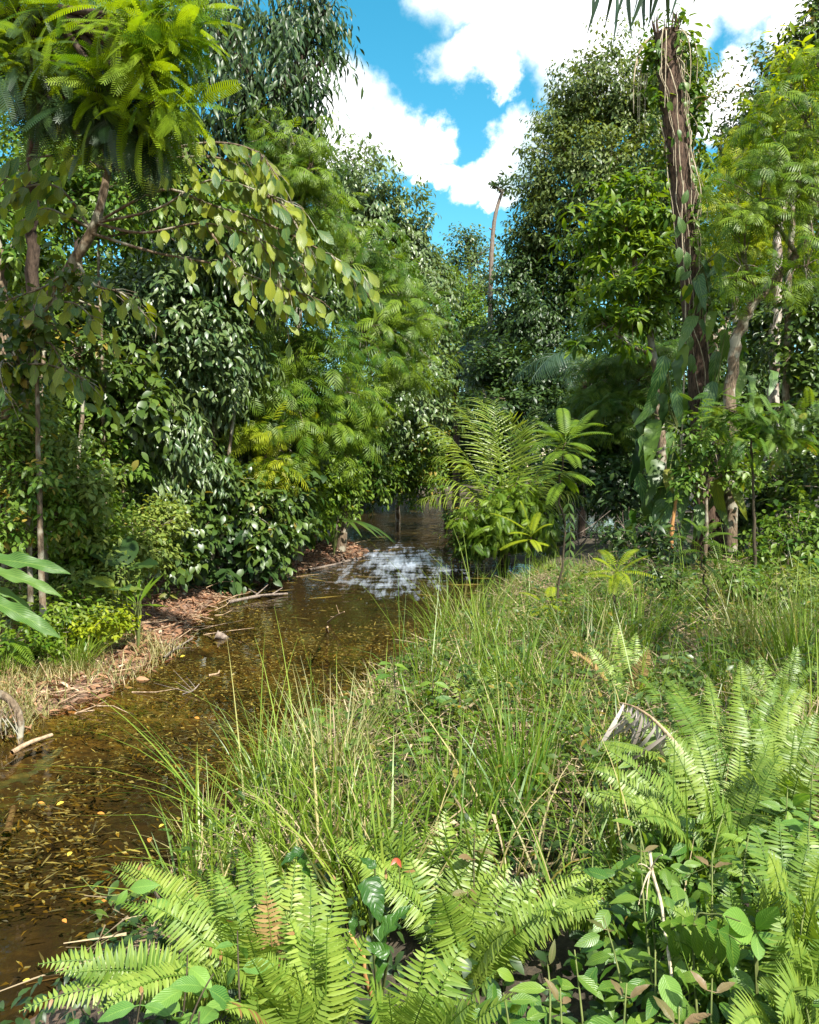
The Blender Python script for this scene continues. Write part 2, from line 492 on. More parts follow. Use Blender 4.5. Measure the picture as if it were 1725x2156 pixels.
T_BANANA = leaf_tpl(22, 0.27, 'strip', 0.35, 0.35, wave=0.10)
T_FPIN = leaf_tpl(5, 0.20, 'fern', 0.10, 0.16, sickle=0.06)
T_FPIN2 = leaf_tpl(3, 0.22, 'fern', 0.10, 0.16, sickle=0.06)
T_STRIP = leaf_tpl(2, 0.16, 'strip', 0.15, 0.15)
T_LITTLE = leaf_tpl(1, 0.34, 'lance', 0.0, 0.0)
T_LITTLE.V[:3, 0] = (-.16, 0, .16); T_LITTLE.V[3:, 0] = (-.13, 0, .13)
T_FEATH = compound(22, leaf_tpl(1, .2, 'strip', 0, 0), lambda t: 0.135 * np.sin(PI * np.clip(.10 + t * .80, 0, 1)) ** .45, angle=72, droop=0.30, hang=0.05, start=0.08, rach=.006)
T_BIPLO = compound(7, leaf_tpl(2, 0.125, 'strip', 0.15, 0.2), lambda t: 0.50 * np.sin(PI * np.clip(0.18 + t * 0.74, 0, 1)) ** .6, angle=52, droop=0.32, hang=0.12, start=0.2, rach=.004, jitter=.08)
T_PIN = compound(7, T_OV, lambda t: 0.34 * np.sin(PI * np.clip(0.2 + t * 0.65, 0, 1)) ** .6, angle=64, droop=0.30, hang=0.25, start=0.15)
T_PINS = compound(12, leaf_tpl(2, 0.30, 'lance', 0.2, 0.15), lambda t: 0.30 * np.sin(PI * np.clip(0.12 + t * 0.8, 0, 1)) ** .6, angle=68, droop=0.30, hang=0.12, start=0.1)

# ------------------------------------------------------------------ the lie of the land
SHORE_PX = [(-420, 2420), (60, 2150), (230, 2010), (380, 1890), (475, 1810), (530, 1750), (590, 1680), (690, 1590), (780, 1520), (880, 1440), (960, 1375),
            (1035, 1305), (1090, 1250), (1130, 1195), (1180, 1160), (1330, 1132), (1360, 1090), (1300, 1070), (1010, 1050), (820, 1050),
            (735, 1060), (690, 1085), (702, 1122), (765, 1160), (740, 1178), (640, 1198), (540, 1228), (470, 1255), (415, 1290), (388, 1345),
            (300, 1410), (180, 1480), (70, 1506), (10, 1545), (-300, 1640), (-1500, 1900)]
SHORE = np.array([G(px, py, 0.0)[:2] for px, py in SHORE_PX])
def shore_dist(x, y):
    """signed distance to the water's edge (positive on land)"""
    x = np.asarray(x, float); y = np.asarray(y, float)
    best = np.full(x.shape, 1e9); inside = np.zeros(x.shape, bool)
    n = len(SHORE)
    for i in range(n):
        ax, ay = SHORE[i]; bx, by = SHORE[(i + 1) % n]
        dx, dy = bx - ax, by - ay
        t = np.clip(((x - ax) * dx + (y - ay) * dy) / (dx * dx + dy * dy + 1e-12), 0, 1)
        best = np.minimum(best, np.hypot(x - ax - t * dx, y - ay - t * dy))
        c = (ay > y) != (by > y)
        xi = (bx - ax) * (y - ay) / (by - ay + 1e-12) + ax
        inside ^= c & (x < xi)
    return np.where(inside, -best, best)

MOUND = (P(1050, 1170, 18.5)[0], 18.5)
def height(x, y):
    x = np.asarray(x, float); y = np.asarray(y, float)
    d = shore_dist(x, y)
    right = 1 / (1 + np.exp(-(x + 1.0 + (y - 4) * 0.02) * 3))
    top = 0.22 + 0.22 * right + 0.012 * np.clip(y - 15, 0, 40)
    land = top * (1 - np.exp(-np.maximum(d, 0) / (0.75 - 0.35 * right)))
    bed = -0.34 * (1 - np.exp(np.minimum(d, 0) / 0.9))
    z = np.where(d > 0, land, bed)
    z = z + 0.30 * np.exp(-((x - MOUND[0]) ** 2 + (y - MOUND[1]) ** 2) / 1.1)
    bump = 0.035 * np.sin(x * 3.1 + 1.3 * np.sin(y * 2.3)) * np.sin(y * 2.7 + x) + 0.02 * np.sin(x * 9 + y * 4) * np.sin(y * 8 - x * 3)
    return z + bump * np.clip(np.abs(d) * 1.4, 0.25, 1)
def hz(x, y):
    return float(height(np.array([x]), np.array([y]))[0])

def make_ground():
    xs = np.concatenate([[-500, -200, -90, -50], np.arange(-34, -8, 0.8), np.arange(-8, 9, 0.085), np.arange(9, 36, 0.8), [50, 90, 200, 500]])
    ys = np.concatenate([[-60, -20, -8, -3], np.arange(0, 22, 0.09), np.arange(22, 60, 0.6), [75, 100, 150, 250, 500, 900]])
    X, Y = np.meshgrid(xs, ys)
    Z = height(X, Y)
    Z += rng.normal(0, 0.006, Z.shape)
    b = Batch()
    nx, ny = len(xs), len(ys)
    i = np.arange(ny - 1)[:, None] * nx + np.arange(nx - 1)[None]
    F = np.stack([i, i + 1, i + nx + 1, i + nx], -1).reshape(-1, 4)
    b.add(np.stack([X, Y, Z], -1).reshape(-1, 3), F)
    m, nt, N, L = new_mat('bank_soil')
    out = N('ShaderNodeOutputMaterial'); bs = N('ShaderNodeBsdfPrincipled'); bs.inputs['Roughness'].default_value = 0.9
    ge = N('ShaderNodeNewGeometry'); sx = N('ShaderNodeSeparateXYZ'); L(ge.outputs['Position'], sx.inputs[0])
    def noise(sc, det, rough=0.6, vec=None):
        q = N('ShaderNodeTexNoise'); q.inputs['Scale'].default_value = sc; q.inputs['Detail'].default_value = det
        q.inputs['Roughness'].default_value = rough
        L(ge.outputs['Position'] if vec is None else vec, q.inputs['Vector']); return q
    def ramp(s, stops):
        q = N('ShaderNodeValToRGB'); e = q.color_ramp.elements
        while len(e) < len(stops): e.new(0.5)
        for k, (p, c) in enumerate(stops): e[k].position = p; e[k].color = (*c, 1)
        L(s, q.inputs[0]); return q.outputs[0]
    n1 = noise(14, 10, 0.7)
    litter = ramp(n1.outputs['Fac'], [(0.32, (0.045, 0.026, 0.016)), (0.5, (0.150, 0.085, 0.052)), (0.66, (0.300, 0.185, 0.125))])
    humus = ramp(n1.outputs['Fac'], [(0.32, (0.012, 0.009, 0.005)), (0.5, (0.034, 0.026, 0.014)), (0.68, (0.095, 0.072, 0.040))])
    ml = N('ShaderNodeMapRange'); ml.inputs['From Min'].default_value = -0.9; ml.inputs['From Max'].default_value = -1.7
    L(sx.outputs[0], ml.inputs['Value'])
    mh = N('ShaderNodeMapRange'); mh.inputs['From Min'].default_value = 24; mh.inputs['From Max'].default_value = 21
    L(sx.outputs[1], mh.inputs['Value'])
    mm = N('ShaderNodeMath'); mm.operation = 'MULTIPLY'; L(ml.outputs[0], mm.inputs[0]); L(mh.outputs[0], mm.inputs[1])
    m5 = N('ShaderNodeMix'); m5.data_type = 'RGBA'; L(mm.outputs[0], m5.inputs[0]); L(humus, m5.inputs[6]); L(litter, m5.inputs[7])
    land = m5.outputs[2]
    mp = N('ShaderNodeMapping'); mp.inputs['Scale'].default_value = (1, 1.6, 1); L(ge.outputs['Position'], mp.inputs[0])
    n2 = noise(7, 10, 0.72, mp.outputs[0])
    bed = ramp(n2.outputs['Fac'], [(0.36, (0.014, 0.011, 0.003)), (0.48, (0.055, 0.038, 0.010)), (0.58, (0.120, 0.085, 0.022)), (0.70, (0.230, 0.175, 0.055))])
    n4 = noise(0.9, 4, 0.5)
    patch = ramp(n4.outputs['Fac'], [(0.42, (0.30, 0.30, 0.22)), (0.58, (1, 1, 1))])
    mb = N('ShaderNodeMix'); mb.data_type = 'RGBA'; mb.blend_type = 'MULTIPLY'; mb.inputs[0].default_value = 1
    L(bed, mb.inputs[6]); L(patch, mb.inputs[7])
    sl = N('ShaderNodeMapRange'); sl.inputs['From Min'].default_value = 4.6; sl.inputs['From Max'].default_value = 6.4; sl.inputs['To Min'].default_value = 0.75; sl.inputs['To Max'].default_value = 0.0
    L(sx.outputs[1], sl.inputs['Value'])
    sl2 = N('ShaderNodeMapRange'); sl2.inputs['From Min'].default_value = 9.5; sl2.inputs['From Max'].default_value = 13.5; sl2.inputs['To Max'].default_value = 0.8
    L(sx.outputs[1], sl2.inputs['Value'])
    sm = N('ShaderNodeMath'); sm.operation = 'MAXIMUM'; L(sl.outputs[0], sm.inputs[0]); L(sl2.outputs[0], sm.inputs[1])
    ms = N('ShaderNodeMix'); ms.data_type = 'RGBA'; L(sm.outputs[0], ms.inputs[0]); L(mb.outputs[2], ms.inputs[6]); ms.inputs[7].default_value = (0.012, 0.009, 0.004, 1)  # dark of deep, dim water put into the bed colour, near and far
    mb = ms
    mr = N('ShaderNodeMapRange'); mr.inputs['From Min'].default_value = -0.03; mr.inputs['From Max'].default_value = 0.03
    L(sx.outputs[2], mr.inputs['Value'])
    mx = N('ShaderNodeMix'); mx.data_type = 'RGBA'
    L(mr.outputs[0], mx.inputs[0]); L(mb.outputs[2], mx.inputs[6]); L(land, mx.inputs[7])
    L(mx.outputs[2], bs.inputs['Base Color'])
    bp = N('ShaderNodeBump'); bp.inputs['Strength'].default_value = 0.7; bp.inputs['Distance'].default_value = 0.03
    L(n1.outputs['Fac'], bp.inputs['Height']); L(bp.outputs[0], bs.inputs['Normal'])
    L(bs.outputs[0], out.inputs['Surface'])
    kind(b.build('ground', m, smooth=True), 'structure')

def make_water():
    b = Batch()
    xs = np.linspace(-60, 60, 25); ys = np.linspace(-2, 100, 25)
    X, Y = np.meshgrid(xs, ys)
    i = np.arange(24)[:, None] * 25 + np.arange(24)[None]
    b.add(np.stack([X, Y, 0 * X], -1).reshape(-1, 3), np.stack([i, i + 1, i + 26, i + 25], -1).reshape(-1, 4))
    m, nt, N, L = new_mat('tea_coloured_water')
    out = N('ShaderNodeOutputMaterial')
    ge = N('ShaderNodeNewGeometry')
    mp = N('ShaderNodeMapping'); mp.inputs['Scale'].default_value = (1.0, 0.8, 1); L(ge.outputs['Position'], mp.inputs[0])
    n = N('ShaderNodeTexNoise'); n.inputs['Scale'].default_value = 4.0; n.inputs['Detail'].default_value = 3
    L(mp.outputs[0], n.inputs['Vector'])
    bp = N('ShaderNodeBump'); bp.inputs['Strength'].default_value = 1.0; bp.inputs['Distance'].default_value = 0.028
    sp = N('ShaderNodeSeparateXYZ'); L(ge.outputs['Position'], sp.inputs[0])
    rp = N('ShaderNodeMapRange'); rp.interpolation_type = 'SMOOTHSTEP'
    rp.inputs['From Min'].default_value = 8; rp.inputs['From Max'].default_value = 15; rp.inputs['To Min'].default_value = 0.12; rp.inputs['To Max'].default_value = 1.0
    L(sp.outputs[1], rp.inputs['Value'])
    rx = N('ShaderNodeMapRange'); rx.interpolation_type = 'SMOOTHSTEP'
    rx.inputs['From Min'].default_value = 3.0; rx.inputs['From Max'].default_value = 1.6; rx.inputs['To Min'].default_value = 0.12; rx.inputs['To Max'].default_value = 1.0
    L(sp.outputs[0], rx.inputs['Value'])
    rm = N('ShaderNodeMath'); rm.operation = 'MULTIPLY'; L(rp.outputs[0], rm.inputs[0]); L(rx.outputs[0], rm.inputs[1])
    L(rm.outputs[0], bp.inputs['Strength'])
    L(n.outputs['Fac'], bp.inputs['Height'])
    tr = N('ShaderNodeBsdfTransparent'); tr.inputs['Color'].default_value = (0.78, 0.67, 0.45, 1)
    gl = N('ShaderNodeBsdfGlossy'); gl.inputs['Roughness'].default_value = 0.015
    gl.inputs['Color'].default_value = (1, 1, 1, 1)
    # breeze-ruffled patch in the open channel
    n6 = N('ShaderNodeTexNoise'); n6.inputs['Scale'].default_value = 5.0; n6.inputs['Detail'].default_value = 2
    L(ge.outputs['Position'], n6.inputs['Vector'])
    vd = N('ShaderNodeVectorMath'); vd.operation = 'MULTIPLY_ADD'; vd.inputs[1].default_value = (1 / 1.5, 1 / 5.0, 0); vd.inputs[2].default_value = (0.25 / 1.5, -17.2 / 5.0, 0)
    L(ge.outputs['Position'], vd.inputs[0])
    vl = N('ShaderNodeVectorMath'); vl.operation = 'LENGTH'; L(vd.outputs[0], vl.inputs[0])
    pm = N('ShaderNodeMapRange'); pm.interpolation_type = 'SMOOTHSTEP'; pm.inputs['From Min'].default_value = 1.1; pm.inputs['From Max'].default_value = 0.5
    L(vl.outputs['Value'], pm.inputs['Value'])
    bp2 = N('ShaderNodeBump'); bp2.inputs['Distance'].default_value = 0.015
    L(pm.outputs[0], bp2.inputs['Strength']); L(n6.outputs['Fac'], bp2.inputs['Height']); L(bp.outputs[0], bp2.inputs['Normal'])
    bp = bp2
    L(bp.outputs[0], gl.inputs['Normal'])
    fr = N('ShaderNodeFresnel'); fr.inputs['IOR'].default_value = 1.33
    L(bp.outputs[0], fr.inputs['Normal'])
    mx = N('ShaderNodeMixShader')
    L(fr.outputs[0], mx.inputs[0]); L(tr.outputs[0], mx.inputs[1]); L(gl.outputs[0], mx.inputs[2])
    # rough pale gloss in torn streaks, painted to stand in for reflected sky
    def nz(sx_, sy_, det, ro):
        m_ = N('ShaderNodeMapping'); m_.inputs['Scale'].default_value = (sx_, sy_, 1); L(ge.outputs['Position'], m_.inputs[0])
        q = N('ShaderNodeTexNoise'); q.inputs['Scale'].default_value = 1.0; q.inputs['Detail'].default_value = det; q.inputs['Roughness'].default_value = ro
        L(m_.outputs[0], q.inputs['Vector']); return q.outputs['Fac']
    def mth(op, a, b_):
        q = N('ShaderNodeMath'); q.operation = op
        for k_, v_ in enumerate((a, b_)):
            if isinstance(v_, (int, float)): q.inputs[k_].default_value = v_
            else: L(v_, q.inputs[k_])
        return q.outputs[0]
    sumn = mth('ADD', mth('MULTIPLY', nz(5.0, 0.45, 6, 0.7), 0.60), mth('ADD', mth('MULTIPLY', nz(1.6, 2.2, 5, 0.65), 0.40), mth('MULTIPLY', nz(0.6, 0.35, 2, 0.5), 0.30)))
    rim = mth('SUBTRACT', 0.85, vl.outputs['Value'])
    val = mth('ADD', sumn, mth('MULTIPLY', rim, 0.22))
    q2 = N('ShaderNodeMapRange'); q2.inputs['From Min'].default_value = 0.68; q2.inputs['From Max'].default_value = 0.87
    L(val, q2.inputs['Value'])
    sky_sheen = N('ShaderNodeBsdfGlossy'); sky_sheen.inputs['Roughness'].default_value = 0.57; sky_sheen.inputs['Color'].default_value = (0.82, 0.88, 1, 1)
    mf = N('ShaderNodeMixShader'); L(q2.outputs[0], mf.inputs[0]); L(mx.outputs[0], mf.inputs[1]); L(sky_sheen.outputs[0], mf.inputs[2])
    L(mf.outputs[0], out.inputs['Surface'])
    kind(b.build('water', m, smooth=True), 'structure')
make_ground()
make_water()

# ------------------------------------------------------------------ crowns
def crown_points(lobes, tpl, L, cover, K, front=0.0, layer=0.0):
    """clusters spread through the lobes: centres, outward directions, lobe index"""
    C, Oo, I = [], [], []
    for li, lo in enumerate(lobes):
        px, py, Y, rx, ry = lo[:5]
        k = M_PX(Y)
        R = np.array([rx * k, lo[5] if len(lo) > 5 else 0.5 * (rx + ry) * k * 0.9, ry * k])
        c = P(px, py, Y)
        n = max(6, int(cover * PI * R[0] * R[2] / (tpl.area * 0.55 * L * L) / K))
        d = unit(rng.normal(size=(n, 3)))
        if front:
            flip = (d[:, 1] > 0.1) & (rng.random(n) < front)
            d[flip, 1] *= -1
        mod = 1.0
        for q in range(5):
            w = unit(rng.normal(size=3)) * (2.2 + 1.5 * q)
            mod = mod + (0.30 / (1 + 0.5 * q)) * np.sin(d @ w + rng.uniform(0, 6.28))
        r = rng.random(n) ** 0.42 * np.clip(mod, 0.45, 1.5)
        p = c + d * R * r[:, None]
        if layer:        # foliage held in flat tiers, as feathery-leaved trees do
            hr = np.hypot(p[:, 0] - c[0], p[:, 1] - c[1])
            ph = rng.uniform(0, layer)
            p[:, 2] = np.round((p[:, 2] - ph + 0.10 * np.sin(p[:, 0] * 3) * layer) / layer) * layer + ph + rng.normal(0, .07 * layer, n) - 0.22 * hr
        C.append(p); Oo.append(unit(d / R)); I.append(np.full(n, li))
    return np.concatenate(C), np.concatenate(Oo), np.concatenate(I)

def crown_leaves(b, C, Oo, tpl, L, K, spread, droop=0.4, upb=0.25, var=0.5, size=0.35):
    n = len(C)
    tw = unit(Oo * 0.8 + np.array([0, 0, upb]) + rng.normal(0, 0.45, (n, 3)))
    cv = np.clip(0.5 + rng.normal(0, var * 0.45, n), 0, 0.9)
    s = (np.arange(K) + rng.random((n, K))) / K
    ang = np.arange(K)[None] * 2.4 + rng.uniform(0, 6.28, (n, 1))
    ref = unit(np.cross(tw, np.array([0, 0, 1.0]) + rng.normal(0, 0.1, (n, 3))))
    ref2 = np.cross(tw, ref)
    side = np.cos(ang)[..., None] * ref[:, None] + np.sin(ang)[..., None] * ref2[:, None] * 0.6
    pos = C[:, None] + tw[:, None] * ((s - 0.5) * spread)[..., None] + side * (0.06 * spread)
    pos[..., 2] -= (s - 0.5) ** 2 * spread * droop * 0.8
    d = tw[:, None] * 0.55 + side * 0.85 + np.array([0, 0, -droop]) + rng.normal(0, 0.18, (n, K, 3))
    nn = np.array([0, 0, 1.0]) + Oo[:, None] * 0.6 + rng.normal(0, 0.28, (n, K, 3))
    S = L * (1 + rng.uniform(-size, size, (n, K)))
    a = np.clip(cv[:, None] + rng.normal(0, 0.16, (n, K)), 0, 0.92)
    a = np.where(rng.random((n, K)) < 0.004, 0.97, a)
    place(b, tpl, pos.reshape(-1, 3), d.reshape(-1, 3), nn.reshape(-1, 3), S.ravel(), a.ravel())

def tree(name, label, cat, lobes, tpl, leafm, L, cover=3.0, K=7, spread=None, droop=0.4, upb=0.25, trunk=None, r=0.12,
         barkm='bark', base=None, twigs=120, front=0.35, parts=('trunk', 'crown'), var=0.5, extra=None, group=None, twig_r=0.012, layer=0.0):
    """a woody plant: trunk with limbs and twigs, crown of leaves"""
    C, Oo, I = crown_points(lobes, tpl, L, cover, K, front, layer)
    if layer: Oo = unit(Oo * [1, 1, .25])
    cents = [P(*lo[:3]) for lo in lobes]
    if trunk is None:
        m = np.mean(cents, axis=0)
        bx, by = (m[0], m[1]) if base is None else base
        for _ in range(60):
            if shore_dist(np.array([bx]), np.array([by]))[0] > 0.35 or base is not None: break
            bx += 0.15 if bx > 1.5 else -0.15
        z0 = hz(bx, by)
        low = min(c[2] for c in cents)
        t1 = np.array([bx * 0.6 + m[0] * 0.4, by * 0.6 + m[1] * 0.4, z0 + 0.55 * max(0.3, m[2] - z0)])
        path = curve([np.array([bx, by, z0 - 0.1]), t1, m], 10)
    else:
        pp = [P(*q) for q in trunk]
        path = curve(pp, 6 * len(pp))
    path = path + np.concatenate([[[0, 0, 0]], rng.normal(0, r * 0.15, (len(path) - 1, 3))])
    origin = np.array([path[0][0], path[0][1], max(path[0][2], hz(path[0][0], path[0][1]))])
    root = thing(name, label, cat, origin, group)
    tb = Batch()
    tube(tb, path, r, r * 0.45, 9 if r > 0.06 else 6, lump=0.10)
    limbs = []
    for c in cents:
        dd = np.linalg.norm(path - c, axis=1) + np.abs(path[:, 2] - (c[2] - 0.4 * np.linalg.norm(path[-1] - path[0]))) * 0.4
        j = int(np.clip(np.argmin(dd), len(path) // 4, len(path) - 1))
        st = path[j]
        mid = 0.5 * (st + c) + np.array([0, 0, -0.10 * np.linalg.norm(c - st)]) + rng.normal(0, 0.05 * np.linalg.norm(c - st), 3)
        lp = bez(st, mid, c, 8)
        if np.linalg.norm(c - st) > 0.1:
            tube(tb, lp, r * 0.42, r * 0.16, 6, lump=0.08)
        limbs.append(lp)
    pick = rng.permutation(len(C))[:twigs]
    for k in pick:
        lp = limbs[I[k]]
        st = lp[rng.integers(3, 8)]
        e = C[k]
        ln = np.linalg.norm(e - st)
        mid = 0.5 * (st + e) + np.array([0, 0, 0.12 * ln]) + rng.normal(0, 0.06 * ln, 3)
        tube(tb, bez(st, mid, e, 5), max(0.004, twig_r), max(0.002, twig_r * 0.35), 4, cap=False)
    tb.build(parts[0], barkm, root, origin, smooth=True)
    cb = Batch()
    crown_leaves(cb, C, Oo, tpl, L, K, spread or L * 2.2, droop, upb, var)
    if extra: extra(cb)
    cb.build(parts[1], leafm, root, origin)
    return root

# ================================================================== FAR TREES
FARG = 'trees of the far forest edge'
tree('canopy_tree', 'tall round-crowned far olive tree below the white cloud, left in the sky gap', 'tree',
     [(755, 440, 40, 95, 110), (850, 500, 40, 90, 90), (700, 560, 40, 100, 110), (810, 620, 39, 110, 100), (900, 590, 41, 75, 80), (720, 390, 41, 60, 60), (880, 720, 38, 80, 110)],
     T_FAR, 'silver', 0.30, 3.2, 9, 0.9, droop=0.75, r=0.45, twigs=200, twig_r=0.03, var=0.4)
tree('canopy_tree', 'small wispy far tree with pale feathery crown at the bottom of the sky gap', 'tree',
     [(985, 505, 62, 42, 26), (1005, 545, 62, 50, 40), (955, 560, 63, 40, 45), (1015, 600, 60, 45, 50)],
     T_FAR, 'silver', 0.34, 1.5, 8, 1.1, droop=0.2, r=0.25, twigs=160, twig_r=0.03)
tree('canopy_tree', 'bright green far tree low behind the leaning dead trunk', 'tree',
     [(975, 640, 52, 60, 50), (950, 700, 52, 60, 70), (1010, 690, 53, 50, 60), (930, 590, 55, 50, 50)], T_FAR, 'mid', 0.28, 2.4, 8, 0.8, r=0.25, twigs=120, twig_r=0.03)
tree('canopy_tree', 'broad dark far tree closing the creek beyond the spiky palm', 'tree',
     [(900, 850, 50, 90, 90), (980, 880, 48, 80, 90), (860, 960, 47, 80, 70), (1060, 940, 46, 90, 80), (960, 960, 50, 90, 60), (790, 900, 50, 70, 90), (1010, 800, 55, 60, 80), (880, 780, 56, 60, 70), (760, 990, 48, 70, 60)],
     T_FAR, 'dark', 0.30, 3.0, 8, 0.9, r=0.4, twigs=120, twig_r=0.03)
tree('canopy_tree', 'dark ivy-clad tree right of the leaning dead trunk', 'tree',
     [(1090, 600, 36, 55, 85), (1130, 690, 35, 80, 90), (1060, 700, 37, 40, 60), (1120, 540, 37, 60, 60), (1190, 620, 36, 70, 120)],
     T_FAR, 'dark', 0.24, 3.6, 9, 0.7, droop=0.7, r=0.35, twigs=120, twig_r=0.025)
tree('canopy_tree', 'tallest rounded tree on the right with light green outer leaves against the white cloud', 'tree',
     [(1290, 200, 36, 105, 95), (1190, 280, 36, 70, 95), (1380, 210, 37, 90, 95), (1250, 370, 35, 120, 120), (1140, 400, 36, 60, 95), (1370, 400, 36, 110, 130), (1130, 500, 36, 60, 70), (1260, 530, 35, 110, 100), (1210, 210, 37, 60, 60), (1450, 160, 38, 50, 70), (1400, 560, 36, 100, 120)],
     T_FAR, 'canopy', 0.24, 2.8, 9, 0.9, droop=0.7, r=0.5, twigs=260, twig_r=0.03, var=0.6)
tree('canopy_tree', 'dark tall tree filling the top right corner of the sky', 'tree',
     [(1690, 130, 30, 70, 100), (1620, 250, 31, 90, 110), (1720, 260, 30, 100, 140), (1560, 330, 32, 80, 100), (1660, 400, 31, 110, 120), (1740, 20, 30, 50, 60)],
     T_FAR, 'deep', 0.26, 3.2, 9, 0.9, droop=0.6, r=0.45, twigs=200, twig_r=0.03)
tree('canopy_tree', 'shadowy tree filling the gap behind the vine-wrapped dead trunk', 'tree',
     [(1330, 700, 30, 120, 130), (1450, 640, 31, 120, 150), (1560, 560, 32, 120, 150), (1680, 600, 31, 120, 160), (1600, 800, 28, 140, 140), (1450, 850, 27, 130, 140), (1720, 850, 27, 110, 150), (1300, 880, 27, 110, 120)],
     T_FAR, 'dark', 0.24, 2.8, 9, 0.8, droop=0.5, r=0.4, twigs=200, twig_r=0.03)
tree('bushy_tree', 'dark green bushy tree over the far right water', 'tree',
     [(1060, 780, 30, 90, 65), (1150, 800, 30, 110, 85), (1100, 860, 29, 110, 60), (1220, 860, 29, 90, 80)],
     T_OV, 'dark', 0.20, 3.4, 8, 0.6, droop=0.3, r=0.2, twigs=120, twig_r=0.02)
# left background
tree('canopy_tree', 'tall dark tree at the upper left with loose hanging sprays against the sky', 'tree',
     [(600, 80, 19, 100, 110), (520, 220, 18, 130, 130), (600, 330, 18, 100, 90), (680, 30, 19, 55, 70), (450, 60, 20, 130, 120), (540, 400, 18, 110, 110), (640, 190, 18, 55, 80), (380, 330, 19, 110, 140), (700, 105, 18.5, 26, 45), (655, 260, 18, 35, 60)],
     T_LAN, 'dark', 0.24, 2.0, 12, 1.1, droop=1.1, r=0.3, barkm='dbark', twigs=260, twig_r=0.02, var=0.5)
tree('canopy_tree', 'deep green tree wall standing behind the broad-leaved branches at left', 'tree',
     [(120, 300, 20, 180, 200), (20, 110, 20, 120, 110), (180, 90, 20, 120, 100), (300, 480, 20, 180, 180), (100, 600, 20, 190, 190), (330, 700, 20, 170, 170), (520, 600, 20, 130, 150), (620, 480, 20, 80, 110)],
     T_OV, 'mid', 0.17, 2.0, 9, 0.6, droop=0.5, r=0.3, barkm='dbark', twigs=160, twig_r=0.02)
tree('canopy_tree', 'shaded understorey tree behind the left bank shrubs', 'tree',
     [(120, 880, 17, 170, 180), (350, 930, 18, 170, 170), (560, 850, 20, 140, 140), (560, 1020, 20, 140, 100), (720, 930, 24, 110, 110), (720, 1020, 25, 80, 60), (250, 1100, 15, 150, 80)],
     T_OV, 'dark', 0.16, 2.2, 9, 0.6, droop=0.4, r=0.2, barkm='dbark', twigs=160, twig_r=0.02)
tree('bushy_tree', 'dark low bushes along the far waterline in the middle', 'bushes', [(930, 1010, 60, 90, 26, 3), (830, 1015, 58, 70, 24, 3), (1010, 1005, 58, 60, 30, 3), (740, 1010, 56, 70, 34, 3)], T_FAR, 'dark', 0.30, 3.0, 8, 0.8, r=0.12, twigs=60, twig_r=.03, base=(P(900, 1040, 66)[0], 80))
tree('bushy_tree', 'dark bush over the lily-covered water at the far right', 'bush', [(1240, 1045, 30, 90, 34, 1.5), (1330, 1050, 28, 80, 40, 1.5), (1180, 1040, 32, 60, 30, 1.5)], T_FAR, 'dark', 0.22, 3.2, 8, 0.6, r=0.1, twigs=60, twig_r=.02, base=(P(1370, 1080, 30)[0], 30))
# wood beyond everything, closes the horizon
def far_wood():
    b = Batch()
    lob = []
    for k in range(34):
        x = -75 + k * 4.6 + rng.uniform(-1.5, 1.5); y = rng.uniform(66, 80); h = rng.uniform(4.5, 8.0) if -6 < x < 14 else rng.uniform(7, 12)
        n = 420
        d = unit(rng.normal(size=(n, 3)))
        c = np.array([x, y, h * 0.5]) + d * np.array([3.6, 3.0, h * 0.55]) * (rng.random(n) ** 0.4)[:, None]
        crown_leaves(b, c, d, T_FAR, 0.5, 7, 1.3, 0.4)
        tube(b, [(x, y, 0), (x, y, h * .6)], 0.3, 0.15, 6, a=0.0)
    kind(b.build('distant_wood', 'deep'), 'stuff', 'mass of distant forest closing the horizon', 'forest')
far_wood()

# far palms: drooping fronds
def palm_frond(p0, p1, p2, wid, npair, mat, parent, origin, leafw=0.10, hang=0.35, name='frond', rach=0.012, stemfrac=0.16, sparse=0.0, upv=0.15):
    b = Batch()
    q = bez(p0, p1, p2, 16)
    tube(b, q, rach, rach * 0.25, 5, a=0.25, cap=False)
    ts = np.linspace(stemfrac, 0.99, npair)
    o = np.stack([np.interp(ts, np.linspace(0, 1, 16), q[:, i]) for i in range(3)], -1)
    tan = unit(np.stack([np.interp(ts, np.linspace(0, 1, 16), np.gradient(q[:, i])) for i in range(3)], -1))
    side = unit(np.cross(tan, np.array([0, 0, 1.0])))
    upn = np.cross(side, tan)
    lt = leaf_tpl(5, leafw, 'lance', 0.35, 0.42)
    for s in (-1, 1):
        keep = rng.random(npair) > sparse
        aa = np.radians(62 - 28 * ts + rng.normal(0, 4, npair))
        d = np.cos(aa)[:, None] * tan + np.sin(aa)[:, None] * side * s + upn * (upv + rng.normal(0, .08, npair))[:, None] + np.array([0, 0, -1.0]) * hang
        ln = wid * np.sin(PI * np.clip(0.16 + ts * 0.74, 0, 1)) ** 0.7 * rng.uniform(.88, 1.08, npair)
        place(b, lt, o[keep], d[keep], (upn + side * (-s) * 0.2)[keep], ln[keep], np.clip(rng.normal(.5, .2, npair), 0, .9)[keep], W=1.0)
    return b.build(name, mat, parent, origin)

def palm(name, label, base, fronds, mat, trunk_h=0.4, r=0.1, npair=34, wid=0.6, barkm='dbark', cat='palm', **kw):
    base = np.asarray(base, float)
    root = thing(name, label, cat, base)
    tb = Batch()
    tube(tb, curve([base, base + [0.02, 0, trunk_h * 0.5], base + [0, 0, trunk_h]], 8), r, r * 0.8, 10, lump=0.12)
    tb.build('trunk', barkm, root, base, smooth=True)
    top = base + [0, 0, trunk_h]
    for ctrl, tip in fronds:
        palm_frond(top + rng.normal(0, r * 0.3, 3), ctrl, tip, wid, npair, mat, root, base, **kw)
    return root

